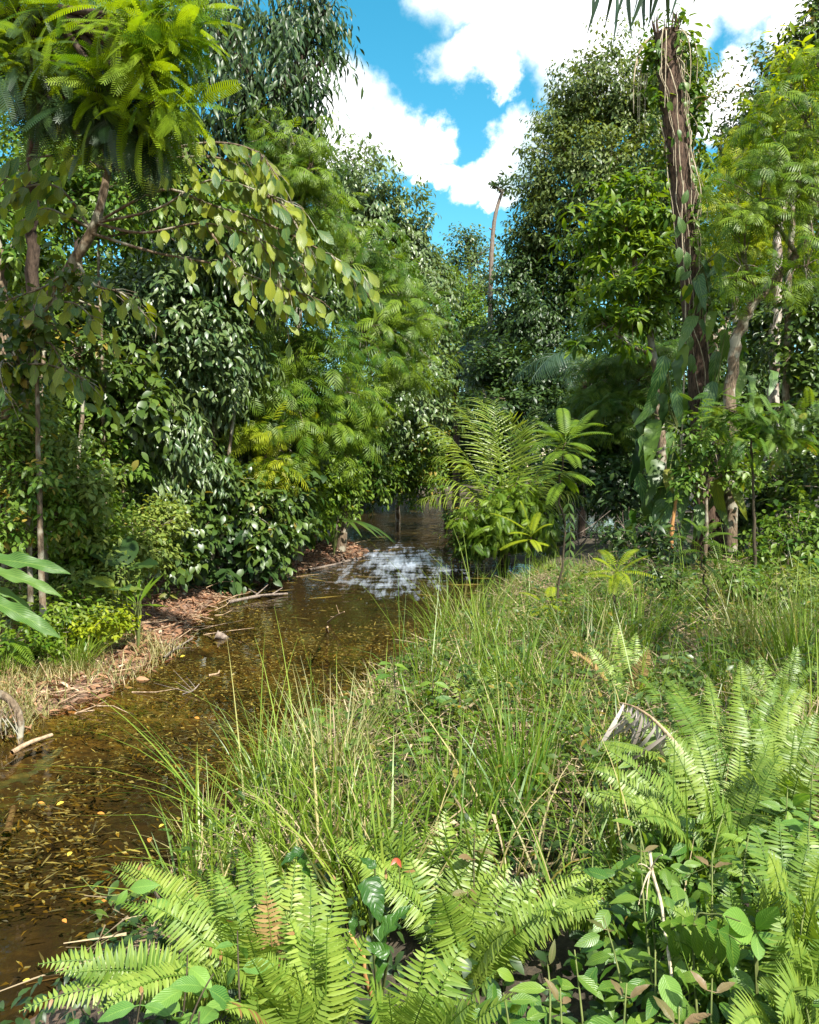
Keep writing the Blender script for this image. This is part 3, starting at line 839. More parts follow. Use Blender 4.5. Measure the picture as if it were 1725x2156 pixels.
def auto_fronds(top, n, length, rise, spread0=0.0, el=(20, 75), sag=0.9):
    out = []
    for i in range(n):
        az = spread0 + i * 2.4 + rng.uniform(-.2, .2)
        e = math.radians(el[0] + (el[1] - el[0]) * ((i * 0.618) % 1))
        hd = np.array([math.cos(az), math.sin(az), 0])
        l = length * rng.uniform(.85, 1.1)
        ctrl = top + hd * l * 0.45 * math.cos(e) + np.array([0, 0, l * 0.6 * math.sin(e) + rise])
        tip = top + hd * l * (0.55 + 0.4 * math.cos(e)) + np.array([0, 0, l * (0.75 * math.sin(e) - sag * math.cos(e) * 0.7)])
        out.append((ctrl, tip))
    return out
bp = P(960, 1000, 42); bp[2] = hz(bp[0], bp[1])
palm('palm_tree', 'grey-green far palm with drooping fronds left of the dark bushy tree', bp,
     auto_fronds(P(960, 790, 42), 13, 4.2, 0.6, 0.4, (10, 70)), 'palmd', trunk_h=P(960, 790, 42)[2] - bp[2], r=0.2, npair=34, wid=1.1, leafw=0.08, hang=0.5, rach=0.04)
bp = P(1225, 1090, 24); bp[2] = hz(bp[0], bp[1])
palm('palm_tree', 'shadowed palm with hanging dark fronds beside the far right water', bp,
     auto_fronds(P(1225, 790, 24), 11, 2.6, 0.3, 1.0, (0, 60)), 'palmd', trunk_h=P(1225, 790, 24)[2] - bp[2], r=0.13, npair=30, wid=0.75, leafw=0.08, hang=0.6, rach=0.025)
bp = P(1075, 1075, 38); bp[2] = hz(bp[0], bp[1])
palm('palm_tree', 'far palm with a pale half-dead frond under the bare trunk top', bp,
     auto_fronds(P(1075, 730, 38), 8, 3.4, 0.3, 2.2, (0, 50)), 'palmd', trunk_h=P(1075, 730, 38)[2] - bp[2], r=0.16, npair=26, wid=0.9, leafw=0.09, hang=0.55, rach=0.035)

# leaning dead trunk with a tuft
def dead_snag():
    Y = 44
    pts = [P(1032, 1060, Y), P(1034, 800, Y), P(1033, 640, Y), P(1036, 520, Y), P(1044, 450, Y), P(1056, 410, Y), P(1060, 398, Y)]
    pts[0][2] = -0.3
    o = pts[0]
    root = thing('dead_tree', 'thin bare dead trunk leaning into the blue sky with a small leafy tuft on top', 'tree', o)
    b = Batch(); q = curve(pts, 36)
    tube(b, q, np.linspace(0.16, 0.07, len(q)), None, 8, lump=0.12)
    tube(b, curve([P(1036, 500, Y), P(1043, 470, Y), P(1042, 455, Y)], 6), 0.08, 0.03, 5)
    tube(b, curve([P(1040, 486, Y), P(1030, 480, Y)], 4), 0.07, 0.03, 5)
    tube(b, curve([P(1058, 405, Y), P(1042, 392, Y), P(1030, 388, Y)], 6), 0.08, 0.03, 5)
    b.build('trunk', 'gbark', root, o, smooth=True)
    cb = Batch()
    C, Oo, I = crown_points([(1060, 385, Y, 26, 10, 0.8), (1040, 388, Y, 14, 5, 0.5), (1078, 395, Y, 14, 8, 0.5)], T_FAR, 0.28, 1.4, 6)
    crown_leaves(cb, C, Oo, T_FAR, 0.28, 6, 0.6, 0.2)
    cb.build('crown', 'dark', root, o)
dead_snag()

# ================================================================== LEFT BANK
HED = 'shrubs of the left bank'
def shrub(label, lobes, tpl, mt, L, cover=3.0, K=7, cat='shrub', name='shrub', **kw):
    kw.setdefault('r', 0.04); kw.setdefault('twigs', 90); kw.setdefault('twig_r', 0.008)
    kw.setdefault('parts', ('stem', 'foliage'))
    return tree(name, label, cat, lobes, tpl, mt, L, cover, K, **kw)

shrub('large shrub of dull dark-green leaves behind the hanging broad leaves', [(300, 640, 13, 150, 110), (430, 700, 13, 110, 110), (180, 700, 12.5, 110, 110)], T_OV, 'silver', 0.14, 2.6, 8, spread=0.5, droop=0.75)
shrub('drooping silver-lit shrub at mid-height of the left wall', [(450, 620, 14, 100, 90), (490, 760, 14, 90, 110), (400, 830, 13.5, 110, 90)], T_LAN, 'silver', 0.16, 3.2, 9, spread=0.5, droop=1.0)
shrub('dark large-leaved shrub left of the drooping silver-lit shrub', [(290, 860, 12, 110, 100), (220, 800, 12, 90, 80)], T_OV6, 'deep', 0.20, 2.4, 6, spread=0.5, droop=0.7)
shrub('pale drooping-leaved shrub low in the middle of the left wall', [(375, 930, 12.5, 70, 90), (340, 1010, 12.5, 60, 60), (430, 990, 13, 50, 60)], T_LAN, 'silver', 0.17, 3.4, 9, spread=0.45, droop=1.0)
shrub('leafy wall of mid-green shrub behind the thin brown trunks', [(60, 740, 11.5, 110, 100), (150, 860, 11.8, 110, 100), (40, 620, 12, 90, 80), (230, 960, 12, 90, 80), (150, 640, 12.5, 90, 80)], T_OV, 'mid', 0.12, 2.4, 8, spread=0.4, droop=0.5)
shrub('shady shrub low under the middle of the left wall', [(330, 1100, 13, 110, 80), (240, 1120, 12.4, 90, 80), (420, 1060, 14, 90, 80), (200, 1010, 12.5, 80, 70)], T_OV, 'deep', 0.13, 2.6, 8, spread=0.4, droop=0.5)
shrub('tangle of small light leaves around the thin trunks at the far left', [(60, 960, 9.0, 110, 110), (170, 1030, 9.2, 100, 80), (40, 850, 9.4, 90, 90)], T_OV, 'pale', 0.09, 3.2, 8, spread=0.35, droop=0.5)
shrub('yellowish small-leaved shrub above the long banana-like leaves', [(70, 1080, 9.8, 110, 70), (190, 1120, 10, 90, 70), (150, 1180, 9.6, 80, 50)], T_OV, 'bright', 0.085, 3.4, 8, spread=0.3, droop=0.45)
shrub('low pale bushy shrub over the pink litter bank', [(300, 1150, 11.0, 80, 70), (250, 1220, 10.2, 75, 50), (350, 1090, 11.6, 70, 50), (180, 1140, 9.6, 60, 60)], T_OV, 'pale', 0.09, 3.2, 8, spread=0.3, droop=0.45)
shrub('dark glossy shrub with oval leaves overhanging the water', [(470, 1110, 14, 95, 90), (560, 1060, 15, 90, 90), (430, 1190, 13.6, 60, 50), (530, 1160, 14.2, 75, 65), (600, 1110, 15.5, 50, 55), (480, 1215, 13.4, 60, 28)], T_OV6, 'dark', 0.21, 3.0, 7, spread=0.4, droop=0.6, twig_r=0.012)
shrub('dark mid-wall shrub behind the bright feathery leaves', [(560, 930, 16, 110, 90), (470, 900, 15, 80, 80), (640, 960, 17, 70, 70)], T_OV, 'deep', 0.15, 3.0, 8, spread=0.45, droop=0.6)
shrub('light green rounded shrub at the water bend by the spiky bromeliad', [(630, 1050, 17, 70, 60), (690, 1020, 18, 50, 60), (600, 1010, 17, 50, 50), (650, 1100, 16.5, 45, 35)], T_OV, 'bright', 0.13, 3.2, 8, spread=0.35, droop=0.5)
shrub('small-leaved tree leaning low over the far water', [(840, 950, 25, 90, 70), (800, 1010, 25, 70, 45), (880, 1010, 26, 60, 40), (770, 920, 24, 60, 70), (900, 930, 26, 50, 60)], T_OV, 'mid', 0.17, 2.8, 8, cat='tree', name='waterside_tree', parts=('trunk', 'crown'), spread=0.5, r=0.10, base=(P(838, 1082, 30)[0], 30), twig_r=0.014)
shrub('sprawling pale-leaved tree above the water at the narrowest part', [(830, 820, 24, 90, 90), (900, 860, 25, 60, 80), (880, 780, 26, 70, 60)], T_OV, 'silver', 0.18, 2.8, 8, cat='tree', name='waterside_tree', parts=('trunk', 'crown'), spread=0.5, droop=0.7, r=0.12, base=(P(945, 1070, 33)[0], 33), twig_r=0.014)

shrub('mid-green tree crown filling the gap behind the hanging broad leaves at the far left', [(50, 420, 11, 110, 110), (190, 420, 11.5, 110, 90), (330, 390, 12, 110, 80), (450, 440, 12.5, 90, 80), (60, 540, 11, 90, 80), (120, 330, 11.5, 100, 60)], T_OV, 'mid', 0.12, 2.4, 8, spread=0.4, droop=0.6, name='leafy_tree', cat='tree', parts=('trunk', 'crown'))
shrub('narrow-leaved dull green tree behind the tips of the hanging branches', [(500, 520, 13, 90, 80), (600, 550, 14, 90, 80), (420, 560, 13, 90, 70), (680, 600, 15, 70, 60), (560, 620, 13.5, 80, 60)], T_LAN, 'deep', 0.17, 2.6, 9, spread=0.45, droop=0.8, name='leafy_tree', cat='tree', parts=('trunk', 'crown'))
shrub('wide dark curtain of glossy leaves hanging down to the litter bank', [(400, 1120, 12.6, 70, 80), (360, 1180, 12.2, 60, 50), (520, 1060, 14, 90, 90), (600, 1060, 15, 60, 80), (450, 1010, 13.5, 80, 70), (560, 1150, 14, 70, 50)], T_OV6, 'deep', 0.15, 3.0, 7, spread=0.35, droop=0.6)
shrub('leafy curtain closing the bank under the reaching feathery tree', [(710, 990, 18.6, 60, 70), (700, 920, 19, 70, 60), (770, 900, 19.5, 60, 70), (670, 1060, 18.2, 46, 50), (740, 1040, 19, 40, 40), (790, 980, 20, 50, 60)], T_OV, 'mid', 0.14, 2.8, 8, spread=0.4, droop=0.6)
shrub('small-leaved creeper-hung bush hiding the slanting trunk foot at the left edge', [(50, 1000, 8.4, 80, 90), (130, 1080, 8.8, 80, 60), (20, 1120, 8.2, 70, 60), (30, 900, 8.4, 60, 70)], T_OV, 'mid', 0.085, 2.2, 8, spread=0.3, droop=0.5)
shrub('sparse creeper with heart leaves climbing the slanting mottled trunk', [(40, 790, 8.3, 60, 80), (90, 690, 8.1, 50, 60), (20, 660, 8.3, 50, 70), (150, 590, 8.0, 50, 40)], T_HEART, 'deep', 0.10, 1.3, 6, spread=0.35, droop=0.7, name='creeper', cat='creeper')
# feathery-leaved trees
FE = dict(K=6, spread=0.65, droop=0.42, upb=0.05, layer=0.6, var=0.9, twig_r=0.010, twigs=140)
tree('feathery_tree', 'big bright feathery-leaved tree sloping down over the left bank in the middle', 'tree',
     [(640, 720, 15.5, 120, 70), (560, 650, 15.5, 110, 60), (700, 810, 15.5, 110, 70), (600, 810, 15, 130, 70), (680, 900, 15.5, 90, 60), (750, 880, 16, 70, 60), (530, 770, 15, 80, 70)],
     T_BIPLO, 'bright', 0.40, 1.9, r=0.08, **FE)
tree('feathery_tree', 'dark-shaded feathery tree reaching right toward the sky gap', 'tree',
     [(800, 610, 19, 90, 60), (850, 680, 19, 80, 60), (760, 520, 19, 80, 60), (770, 690, 18.5, 110, 70), (860, 620, 19.5, 60, 50), (700, 470, 19, 70, 50), (830, 770, 19, 80, 50), (680, 570, 18.5, 70, 60)],
     T_BIPLO, 'bright', 0.44, 1.9, r=0.13, **FE)
tree('feathery_tree', 'yellow-green feathery crown edge below the tall dark tree at the sky', 'tree',
     [(610, 300, 17, 90, 50), (650, 390, 17, 60, 60), (560, 380, 17, 80, 60), (660, 340, 17, 40, 40), (690, 450, 17.5, 40, 40)],
     T_BIPLO, 'bright', 0.36, 2.2, r=0.12, **FE)
tree('feathery_shrub', 'low feathery shrub with pale tips beside the light rounded shrub', 'shrub',
     [(560, 960, 14.5, 60, 40), (610, 930, 15, 50, 40), (540, 900, 14.5, 40, 40)], T_BIPLO, 'yellow', 0.36, 2.0, r=0.05, parts=('stem', 'foliage'), **FE)

# overhanging feathery branches at the top left, near the camera
def near_feathery():
    Y = 6.5
    lobes = [(330, 40, 6.2, 60, 40, 0.5), (280, 100, 6.2, 60, 40, 0.5), (320, 160, 6.2, 36, 34, 0.4), (230, 30, 6.6, 80, 50, 0.6), (170, 120, 6.8, 90, 60, 0.6), (60, 90, 7, 90, 80, 0.6),
             (120, 10, 7, 110, 60, 0.6), (405, 20, 6.3, 30, 30, 0.4), (240, 190, 6.4, 60, 40, 0.4), (60, 170, 7, 70, 40, 0.5), (340, 230, 6.2, 30, 22, 0.3), (370, 100, 6.2, 24, 30, 0.3)]
    tree('feathery_tree', 'overhanging fine feathery branches nearest the camera in the top left corner', 'tree', lobes, T_FEATH, 'limefeather', 0.36, 1.5, 8, 0.42,
         droop=0.22, upb=0.1, trunk=[(-260, 1560, 6.6), (-330, 900, 7.0), (-240, 200, 7.0), (-60, 60, 7.0), (120, 20, 6.8)], r=0.10, barkm='dbark', twigs=160, twig_r=0.006, var=0.7)
near_feathery()
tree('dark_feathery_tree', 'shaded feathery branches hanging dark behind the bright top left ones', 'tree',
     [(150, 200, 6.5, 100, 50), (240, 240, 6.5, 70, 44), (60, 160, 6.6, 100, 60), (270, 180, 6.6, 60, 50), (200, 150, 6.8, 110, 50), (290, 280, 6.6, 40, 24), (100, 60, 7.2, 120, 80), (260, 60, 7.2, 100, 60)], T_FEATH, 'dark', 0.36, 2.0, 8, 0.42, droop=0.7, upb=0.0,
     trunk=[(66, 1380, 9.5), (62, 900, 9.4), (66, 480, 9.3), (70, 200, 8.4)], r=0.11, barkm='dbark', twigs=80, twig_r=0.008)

# broad-leaved tree with long arching branches and hanging leaves
def hanging_tree():
    trunk = [(-30, 1330, 9.4), (20, 850, 8.8), (75, 670, 8.5), (150, 560, 8.3), (200, 470, 8.2), (228, 360, 8.2)]
    pp = [P(*q) for q in trunk]
    o = pp[0].copy(); o[2] = hz(o[0], o[1]) - 0.05; pp[0] = o
    root = thing('broad_leaved_tree', 'mottled slanting tree with long arching branches of big hanging yellow-green leaves', 'tree', o)
    b = Batch()
    q = curve(pp, 36)
    tube(b, q, np.linspace(0.085, 0.035, len(q)), None, 10, lump=0.12)
    branches = [
        [(228, 360, 8.2), (330, 320, 8.0), (450, 300, 7.8), (540, 320, 7.7), (590, 380, 7.6)],
        [(200, 470, 8.2), (330, 440, 8.0), (440, 380, 7.8), (540, 400, 7.7), (640, 440, 7.7)],
        [(200, 470, 8.2), (300, 490, 8.0), (430, 470, 7.9), (540, 500, 7.8), (640, 560, 7.8)],
        [(190, 490, 8.2), (320, 530, 8.0), (470, 560, 7.9), (580, 600, 7.8), (660, 625, 7.8)],
        [(200, 470, 8.2), (340, 400, 8.0), (440, 430, 7.9), (560, 470, 7.8), (700, 540, 7.8), (770, 585, 7.8)],
        [(230, 360, 8.2), (400, 330, 7.9), (500, 350, 7.8), (560, 440, 7.8)],
        [(150, 560, 8.3), (100, 600, 8.1), (50, 620, 8.0), (-10, 640, 8.0)],
        [(160, 550, 8.3), (200, 600, 8.0), (260, 620, 7.9), (330, 690, 7.8)],
        [(75, 670, 8.5), (110, 640, 8.1), (160, 640, 7.9), (205, 680, 7.8)],
        [(30, 800, 8.7), (50, 770, 8.2), (110, 770, 8.0), (180, 800, 7.9)],
        [(30, 800, 8.7), (10, 760, 8.2), (0, 780, 8.0), (10, 830, 7.9)],
        [(228, 360, 8.2), (160, 330, 8.0), (90, 330, 7.9), (30, 350, 7.8)],
        [(190, 480, 8.2), (130, 400, 8.0), (70, 390, 7.9), (10, 420, 7.8)],
        [(190, 480, 8.2), (130, 450, 8.0), (90, 440, 7.9), (40, 470, 7.8)],
        [(228, 360, 8.2), (210, 290, 8.1), (180, 250, 8.0), (120, 240, 7.9)],
        [(228, 360, 8.2), (260, 320, 8.0), (300, 310, 7.9), (360, 370, 7.8)],
        [(40, 760, 8.6), (100, 720, 8.2), (140, 780, 8.0), (190, 810, 8.0)],
        [(540, 400, 7.7), (600, 440, 7.6), (650, 520, 7.6)],
        [(540, 500, 7.8), (580, 560, 7.7), (600, 640, 7.7)],
        [(430, 470, 7.9), (480, 540, 7.8), (520, 590, 7.8)],
    ]
    lb = Batch()
    for bi, br in enumerate(branches):
        w = curve([P(*c) for c in br], 26)
        tube(b, w, np.linspace(0.016, 0.005, len(w)), None, 6)
        n = int(np.sum(np.linalg.norm(np.diff(w, axis=0), axis=1)) / 0.036)
        # hanging leaves both sides of the outer two thirds; short side shoots too
        for k in range(n):
            t = 0.30 + 0.70 * (k + rng.random()) / n if bi < 6 else 0.15 + 0.85 * (k + rng.random()) / n
            i = min(len(w) - 2, int(t * (len(w) - 1)))
            o1 = w[i] + (w[i + 1] - w[i]) * rng.random()
            tan = unit(w[i + 1] - w[i])
            s = 1 if k % 2 else -1
            side = unit(np.cross(tan, [0, 0, 1.0])) * s
            if rng.random() < 0.45:      # side shoot
                e = o1 + side * rng.uniform(.08, .22) + tan * rng.uniform(.05, .22) + np.array([0, 0, rng.uniform(-.22, .06)])
                tube(b, [o1, 0.5 * (o1 + e) + [0, 0, .02], e], 0.004, 0.002, 4, cap=False)
                o1 = e
            d = tan * 0.45 + side * rng.uniform(.35, 1.1) + np.array([0, 0, -rng.uniform(.3, 1.2)]) + rng.normal(0, .2, 3)
            nn = np.array([0, -0.35, 0.8]) + side * 0.8 + rng.normal(0, .35, 3)
            L = rng.uniform(.13, .25) if bi >= 6 else rng.uniform(.12, .23)
            place(lb, T_OBOV, o1, d, nn, L, np.clip(rng.normal(.5, .28), 0, .91) if rng.random() > .04 else .97, W=.78)
    b.build('trunk', MT['bark'], root, o, smooth=True)
    lb.build('crown', 'hang', root, o, smooth=True)
hanging_tree()

def pole_tree(label, pts, r0, r1, mt, name='slender_tree', lobes=(), tpl=T_OV, lm='deep', L=0.12):
    return tree(name, label, 'tree', list(lobes), tpl, lm, L, 2.0, 7, trunk=pts, r=r0, barkm=mt, twigs=40)
pole_tree('mottled pale trunk at the left edge below the slanting tree', [(14, 1340, 9.6), (12, 1000, 9.6), (10, 700, 9.7), (-30, 300, 9.8)], 0.13, 0.08, 'bark', 'slender_tree', [(-40, 420, 9.8, 90, 90), (20, 520, 9.8, 60, 60)], L=0.13, lm='mid')
pole_tree('thin brown trunk standing among the small light leaves at left', [(90, 1300, 10.4), (92, 1100, 10.4), (84, 900, 10.6), (95, 700, 10.8)], 0.055, 0.04, 'bark', 'slender_tree', [(100, 640, 11, 70, 60), (60, 740, 11, 60, 60)], L=0.12, lm='mid')
pole_tree('second thin brown trunk, close right of the first among the left shrubs', [(160, 1250, 10.8), (158, 1080, 10.8), (170, 900, 11), (180, 780, 11.2)], 0.045, 0.03, 'bark', 'slender_tree', [(180, 740, 11.2, 70, 60)], L=0.12)
pole_tree('dark spotted trunk behind the hanging leaves in the upper left', [(190, 1250, 15), (170, 900, 15), (165, 600, 15), (160, 400, 15)], 0.12, 0.09, 'dbark', 'slender_tree', [(150, 360, 15, 90, 60)], L=0.15)

# ================================================================== RIGHT BANK TREES
def vine_trunk():
    Y = 15.0
    pts = [P(1492, 1180, Y), P(1488, 1000, Y), P(1478, 830, Y), P(1462, 640, Y), P(1440, 420, Y), P(1420, 250, Y), P(1408, 140, Y), P(1402, 70, Y)]
    pts[0][2] = hz(pts[0][0], Y) - 0.1
    o = pts[0]
    root = thing('dead_tree', 'tall snapped dark-red dead trunk wrapped in vines, standing against the cloud', 'dead tree', o)
    b = Batch(); q = curve(pts, 84)
    rad = np.linspace(0.225, 0.205, len(q)) * (1 + 0.05 * np.sin(np.arange(len(q)) * 1.1))
    rad[:12] *= np.linspace(1.35, 1, 12)
    tube(b, q, rad, None, 16, lump=0.10)
    # ragged fibres of the snapped top and loose bark strips
    for k in range(70):
        a = rng.uniform(0, 2 * PI); i = rng.integers(0, len(q) - 2) if k > 26 else len(q) - 2
        d = np.array([math.cos(a), math.sin(a), 0])
        s = q[i] + d * rad[i] * 0.95
        e = s + d * rng.uniform(.02, .12) + np.array([0, 0, rng.uniform(.1, .45)]) * (1 if k <= 26 else -1)
        tube(b, [s, 0.5 * (s + e) + d * .02, e], rng.uniform(.012, .035), 0.004, 4, cap=False)
    b.build('bark', 'rbark', root, o, smooth=True)
    # climbers
    v = thing('climbing_vine', 'pale stringy vine stems hanging down the snapped dead trunk, with round leaves on top', 'vine', q[-1])
    sb = Batch(); lb = Batch()
    for k in range(15):
        a = rng.uniform(-2.9, 0.9)
        i1 = len(q) - 1 - int(rng.random() ** 2 * 30); ln = rng.integers(14, 66); i0 = max(4, i1 - ln)
        path = []
        for i in range(i1, i0, -3):
            a += rng.normal(0, .12)
            rr = rad[i] + 0.03 + abs(rng.normal(0, .05)) + (0.10 if rng.random() < .08 else 0)
            path.append(q[i] + np.array([math.cos(a) * rr, math.sin(a) * rr, 0]))
        if len(path) > 3:
            w = curve(path, len(path) * 3)
            tube(sb, w, rng.uniform(.006, .013), rng.uniform(.004, .007), 4, cap=False)
            n = rng.integers(2, 9)
            idx = rng.integers(0, len(w) - 1, n)
            d = unit(np.stack([rng.normal(0, .4, n), -np.ones(n) * .3, -np.ones(n) * .8], -1))
            place(lb, T_OV6, w[idx], d, np.stack([rng.normal(0, .5, n), -np.ones(n), np.ones(n) * .3], -1), rng.uniform(.10, .22, n), rng.random(n) * .9)
    # loops around the broken top
    for k in range(16):
        a = rng.uniform(0, 6.28)
        s = q[-1] + np.array([math.cos(a) * .2, math.sin(a) * .2, -.05])
        e = s + np.array([math.cos(a) * .35, math.sin(a) * .3, -rng.uniform(.5, 1.6)])
        tube(sb, bez(s, 0.5 * (s + e) + [math.cos(a) * .25, math.sin(a) * .25, .55], e, 9), .014, .006, 4, cap=False)
    C, Oo, I = crown_points([(1412, 62, Y, 42, 26, .3), (1450, 100, Y, 34, 50, .3), (1370, 110, Y, 24, 45, .3), (1460, 190, Y, 26, 60, .25), (1375, 200, Y, 14, 70, .2),
                             (1470, 330, Y, 20, 90, .2), (1425, 30, Y, 14, 22, .2), (1466, 250, Y, 16, 60, .15), (1398, 330, Y, 12, 60, .15), (1474, 480, Y - .2, 22, 70, .2), (1500, 640, Y - .2, 24, 70, .2)], T_OV, 0.16, 1.4, 5)
    crown_leaves(lb, C, Oo, T_OV, 0.16, 5, 0.35, 0.5)
    sb.build('stem', 'vine', v, q[-1], smooth=True)
    lb.build('foliage', 'mid', v, q[-1])
    # epiphytes in bloom: pink bract leaves
    b2 = Batch()
    c = P(1497, 205, Y - 0.2)
    for a in (-20, 25, 150, 200, 60):
        d = np.array([math.cos(math.radians(a)), -.2, math.sin(math.radians(a)) * .6 - .2])
        place(b2, T_LAN6, c, d, [0, -.5, 1], rng.uniform(.26, .40), .5)
    tag(b2.build('pink_leaf_tuft', 'pink', None, c), 'tuft of long pink leaves sticking out right of the snapped trunk near its top', 'plant')
    # big oval leaves in a row up the right edge of the trunk
    w = thing('climbing_vine', 'climber with a ladder of big oval leaves up the lower front of the dead trunk', 'vine', P(1440, 1000, Y - .4))
    w0 = P(1440, 1000, Y - .4)
    sb = Batch()
    sp = curve([P(1432, 1000, Y - .45), P(1440, 820, Y - .45), P(1444, 640, Y - .45), P(1436, 480, Y - .42), P(1440, 380, Y - .4)], 40)
    tube(sb, sp, .018, .008, 5)
    sb.build('stem', 'vine', w, w0)
    for k, (px, py) in enumerate([(1440, 492), (1430, 520), (1437, 560), (1441, 628), (1442, 600), (1447, 672), (1434, 590), (1450, 705), (1432, 470), (1438, 430), (1446, 530), (1455, 745)]):
        lb = Batch()
        place(lb, T_OV6, P(px, py, Y - .5), [rng.normal(0, .2), -.15, -1 if k % 3 else .4], [rng.normal(0, .3), -1, .3], rng.uniform(.26, .36), (.9 if py in (628, 600) else .45), W=0.95)
        lb.build('leaf', 'yellow' if py in (628, 600) else 'aroid', w, w0, smooth=True)
vine_trunk()

def big_leaf_plant(name, label, cat, base, leaves, mt, tpl, stem_m='stem', stem_r=0.012, group=None, smooth=True, mats=None, W=1.0):
    """plant whose every big leaf is a part: leaves = (base point, tip point, facing, width factor)"""
    base = np.asarray(base, float)
    root = thing(name, label, cat, base, group)
    sb = Batch()
    for p, q, nn, w in leaves:
        p = np.asarray(p, float)
        mid = 0.5 * (base + p) + np.array([0, 0, 0.12 * np.linalg.norm(p - base)])
        tube(sb, bez(base, mid, p, 8), stem_r, stem_r * 0.5, 5, cap=False)
    sb.build('stem', stem_m, root, base, smooth=True)
    for i, (p, q, nn, w) in enumerate(leaves):
        lb = Batch()
        d = np.asarray(q, float) - np.asarray(p, float)
        place(lb, tpl, p, d, nn, np.linalg.norm(d) * 1.04, np.clip(rng.normal(.45, .25), 0, .9), W=w)
        lb.build('leaf', (mats[i % len(mats)] if mats else mt), root, base, smooth=smooth)
    return root

def aroid(label, bx, by, Y, spots, mats=('aroid', 'mid')):
    base = P(bx, by, Y)
    ls = []
    more = [(a + rng.normal(0, 26), b + rng.normal(0, 26), c * rng.uniform(.6, .9), d + rng.normal(0, 16)) for (a, b, c, d) in spots]
    for (px, py, ln, lean) in list(spots) + more:
        ln *= .86; lean += rng.normal(0, 12)
        p = P(px, py - ln * .5, Y + rng.uniform(-.35, .1)); q = P(px + lean, py + ln * .5, Y - rng.uniform(.0, .7))
        ls.append((p, q, [rng.normal(0, .7), -1, rng.uniform(.1, .9)], rng.uniform(.85, 1.15)))
    big_leaf_plant('climbing_aroid', label, 'climbing plant', base, ls, None, T_AROID, 'stem', .018, mats=mats)
aroid('climbing aroid with huge ribbed leaves just right of the lower dead trunk', 1500, 900, 14.2,
      [(1527, 735, 80, 6), (1555, 800, 100, 18), (1510, 780, 95, -4), (1560, 735, 85, 14), (1502, 850, 110, -8), (1580, 845, 60, 10), (1535, 880, 80, 8)])
aroid('climbing aroid with dark upright leaves on the left side of the dead trunk', 1425, 900, 14.2,
      [(1400, 800, 120, -14), (1440, 770, 110, -10), (1395, 870, 100, 4), (1425, 850, 90, 8), (1380, 930, 110, -6), (1350, 970, 110, 2), (1410, 950, 100, 6)], ('aroid', 'mid', 'dark'))
aroid('climbing aroid cluster with spotted drooping leaves around the trunk foot', 1480, 1090, 13.6,
      [(1465, 990, 90, 4), (1535, 960, 90, 6), (1510, 1050, 110, 4), (1440, 1040, 100, -6), (1400, 1060, 120, 4), (1545, 1060, 80, 26), (1470, 1100, 90, -4), (1430, 1120, 90, 10), (1560, 1010, 80, 8)], ('aroid', 'aroid', 'hang'))
aroid('climbing aroid with dark hanging leaves low left of the trunk foot', 1390, 1120, 13.8,
      [(1345, 1040, 100, -4), (1365, 1090, 110, 2), (1330, 1110, 90, 6), (1400, 1130, 70, 10), (1385, 1010, 100, -8), (1420, 1000, 90, 8)], ('aroid', 'dark', 'mid'))
aroid('climbing aroid with small ribbed leaves high on the dead trunk', 1480, 560, 14.5,
      [(1480, 570, 55, 6), (1510, 560, 60, 10), (1490, 620, 70, -8), (1520, 600, 60, 8), (1470, 605, 60, -10), (1500, 680, 60, 6), (1462, 690, 60, -6)])

# pale straight trunk and the crooked tree crossing it
tree('slender_tree', 'straight pale-barked slender tree right of the dead trunk', 'tree',
     [(1660, 300, 16.5, 70, 110), (1600, 260, 16.5, 70, 90), (1690, 420, 16.5, 60, 80)], T_BIPLO, 'bright', 0.32, 1.3, 6, 0.7, trunk=[(1626, 1160, 16), (1622, 1000, 16), (1630, 850, 16), (1632, 720, 16), (1638, 560, 16), (1642, 470, 16), (1668, 380, 16.2), (1690, 300, 16.4)],
     r=0.125, barkm='pbark', twigs=60, droop=0.25, upb=0.05, layer=.55, var=.9)
tree('crooked_tree', 'crooked forking brown tree with feathery leaves leaning across the pale trunk', 'tree',
     [(1600, 420, 13, 90, 80), (1690, 240, 13, 60, 110), (1700, 420, 13, 60, 90), (1540, 460, 13, 70, 60), (1640, 330, 13, 80, 80), (1560, 560, 13, 70, 60), (1700, 560, 13, 60, 60), (1720, 120, 13.2, 50, 70)],
     T_BIPLO, 'bright', 0.30, 1.1, 6, 0.7, trunk=[(1540, 1160, 13.6), (1538, 860, 13.6), (1548, 730, 13.6), (1580, 650, 13.5), (1632, 590, 13.4), (1690, 520, 13.3), (1716, 430, 13.2), (1740, 330, 13.2)],
     r=0.11, barkm='bark', twigs=220, droop=0.25, upb=0.05, twig_r=.012, layer=.5, var=.9)
RF = dict(K=7, spread=0.6, droop=0.25, upb=0.05, layer=0.62, var=0.9, twig_r=0.010, twigs=140)
tree('whorl_leaved_tree', 'wide yellow-green tree with long narrow leaves in whorls before the tallest tree', 'tree',
     [(1320, 420, 18, 90, 60), (1260, 480, 18, 70, 50), (1340, 520, 18, 100, 70), (1290, 600, 17.5, 90, 60), (1380, 440, 18, 60, 70), (1330, 650, 17.5, 90, 60), (1270, 680, 17, 70, 50), (1390, 590, 17.5, 60, 70)],
     T_LAN6, 'bright', 0.27, 1.9, r=0.12, trunk=[(1400, 1150, 17), (1390, 900, 17.3), (1370, 700, 17.6), (1330, 520, 18)], **RF)
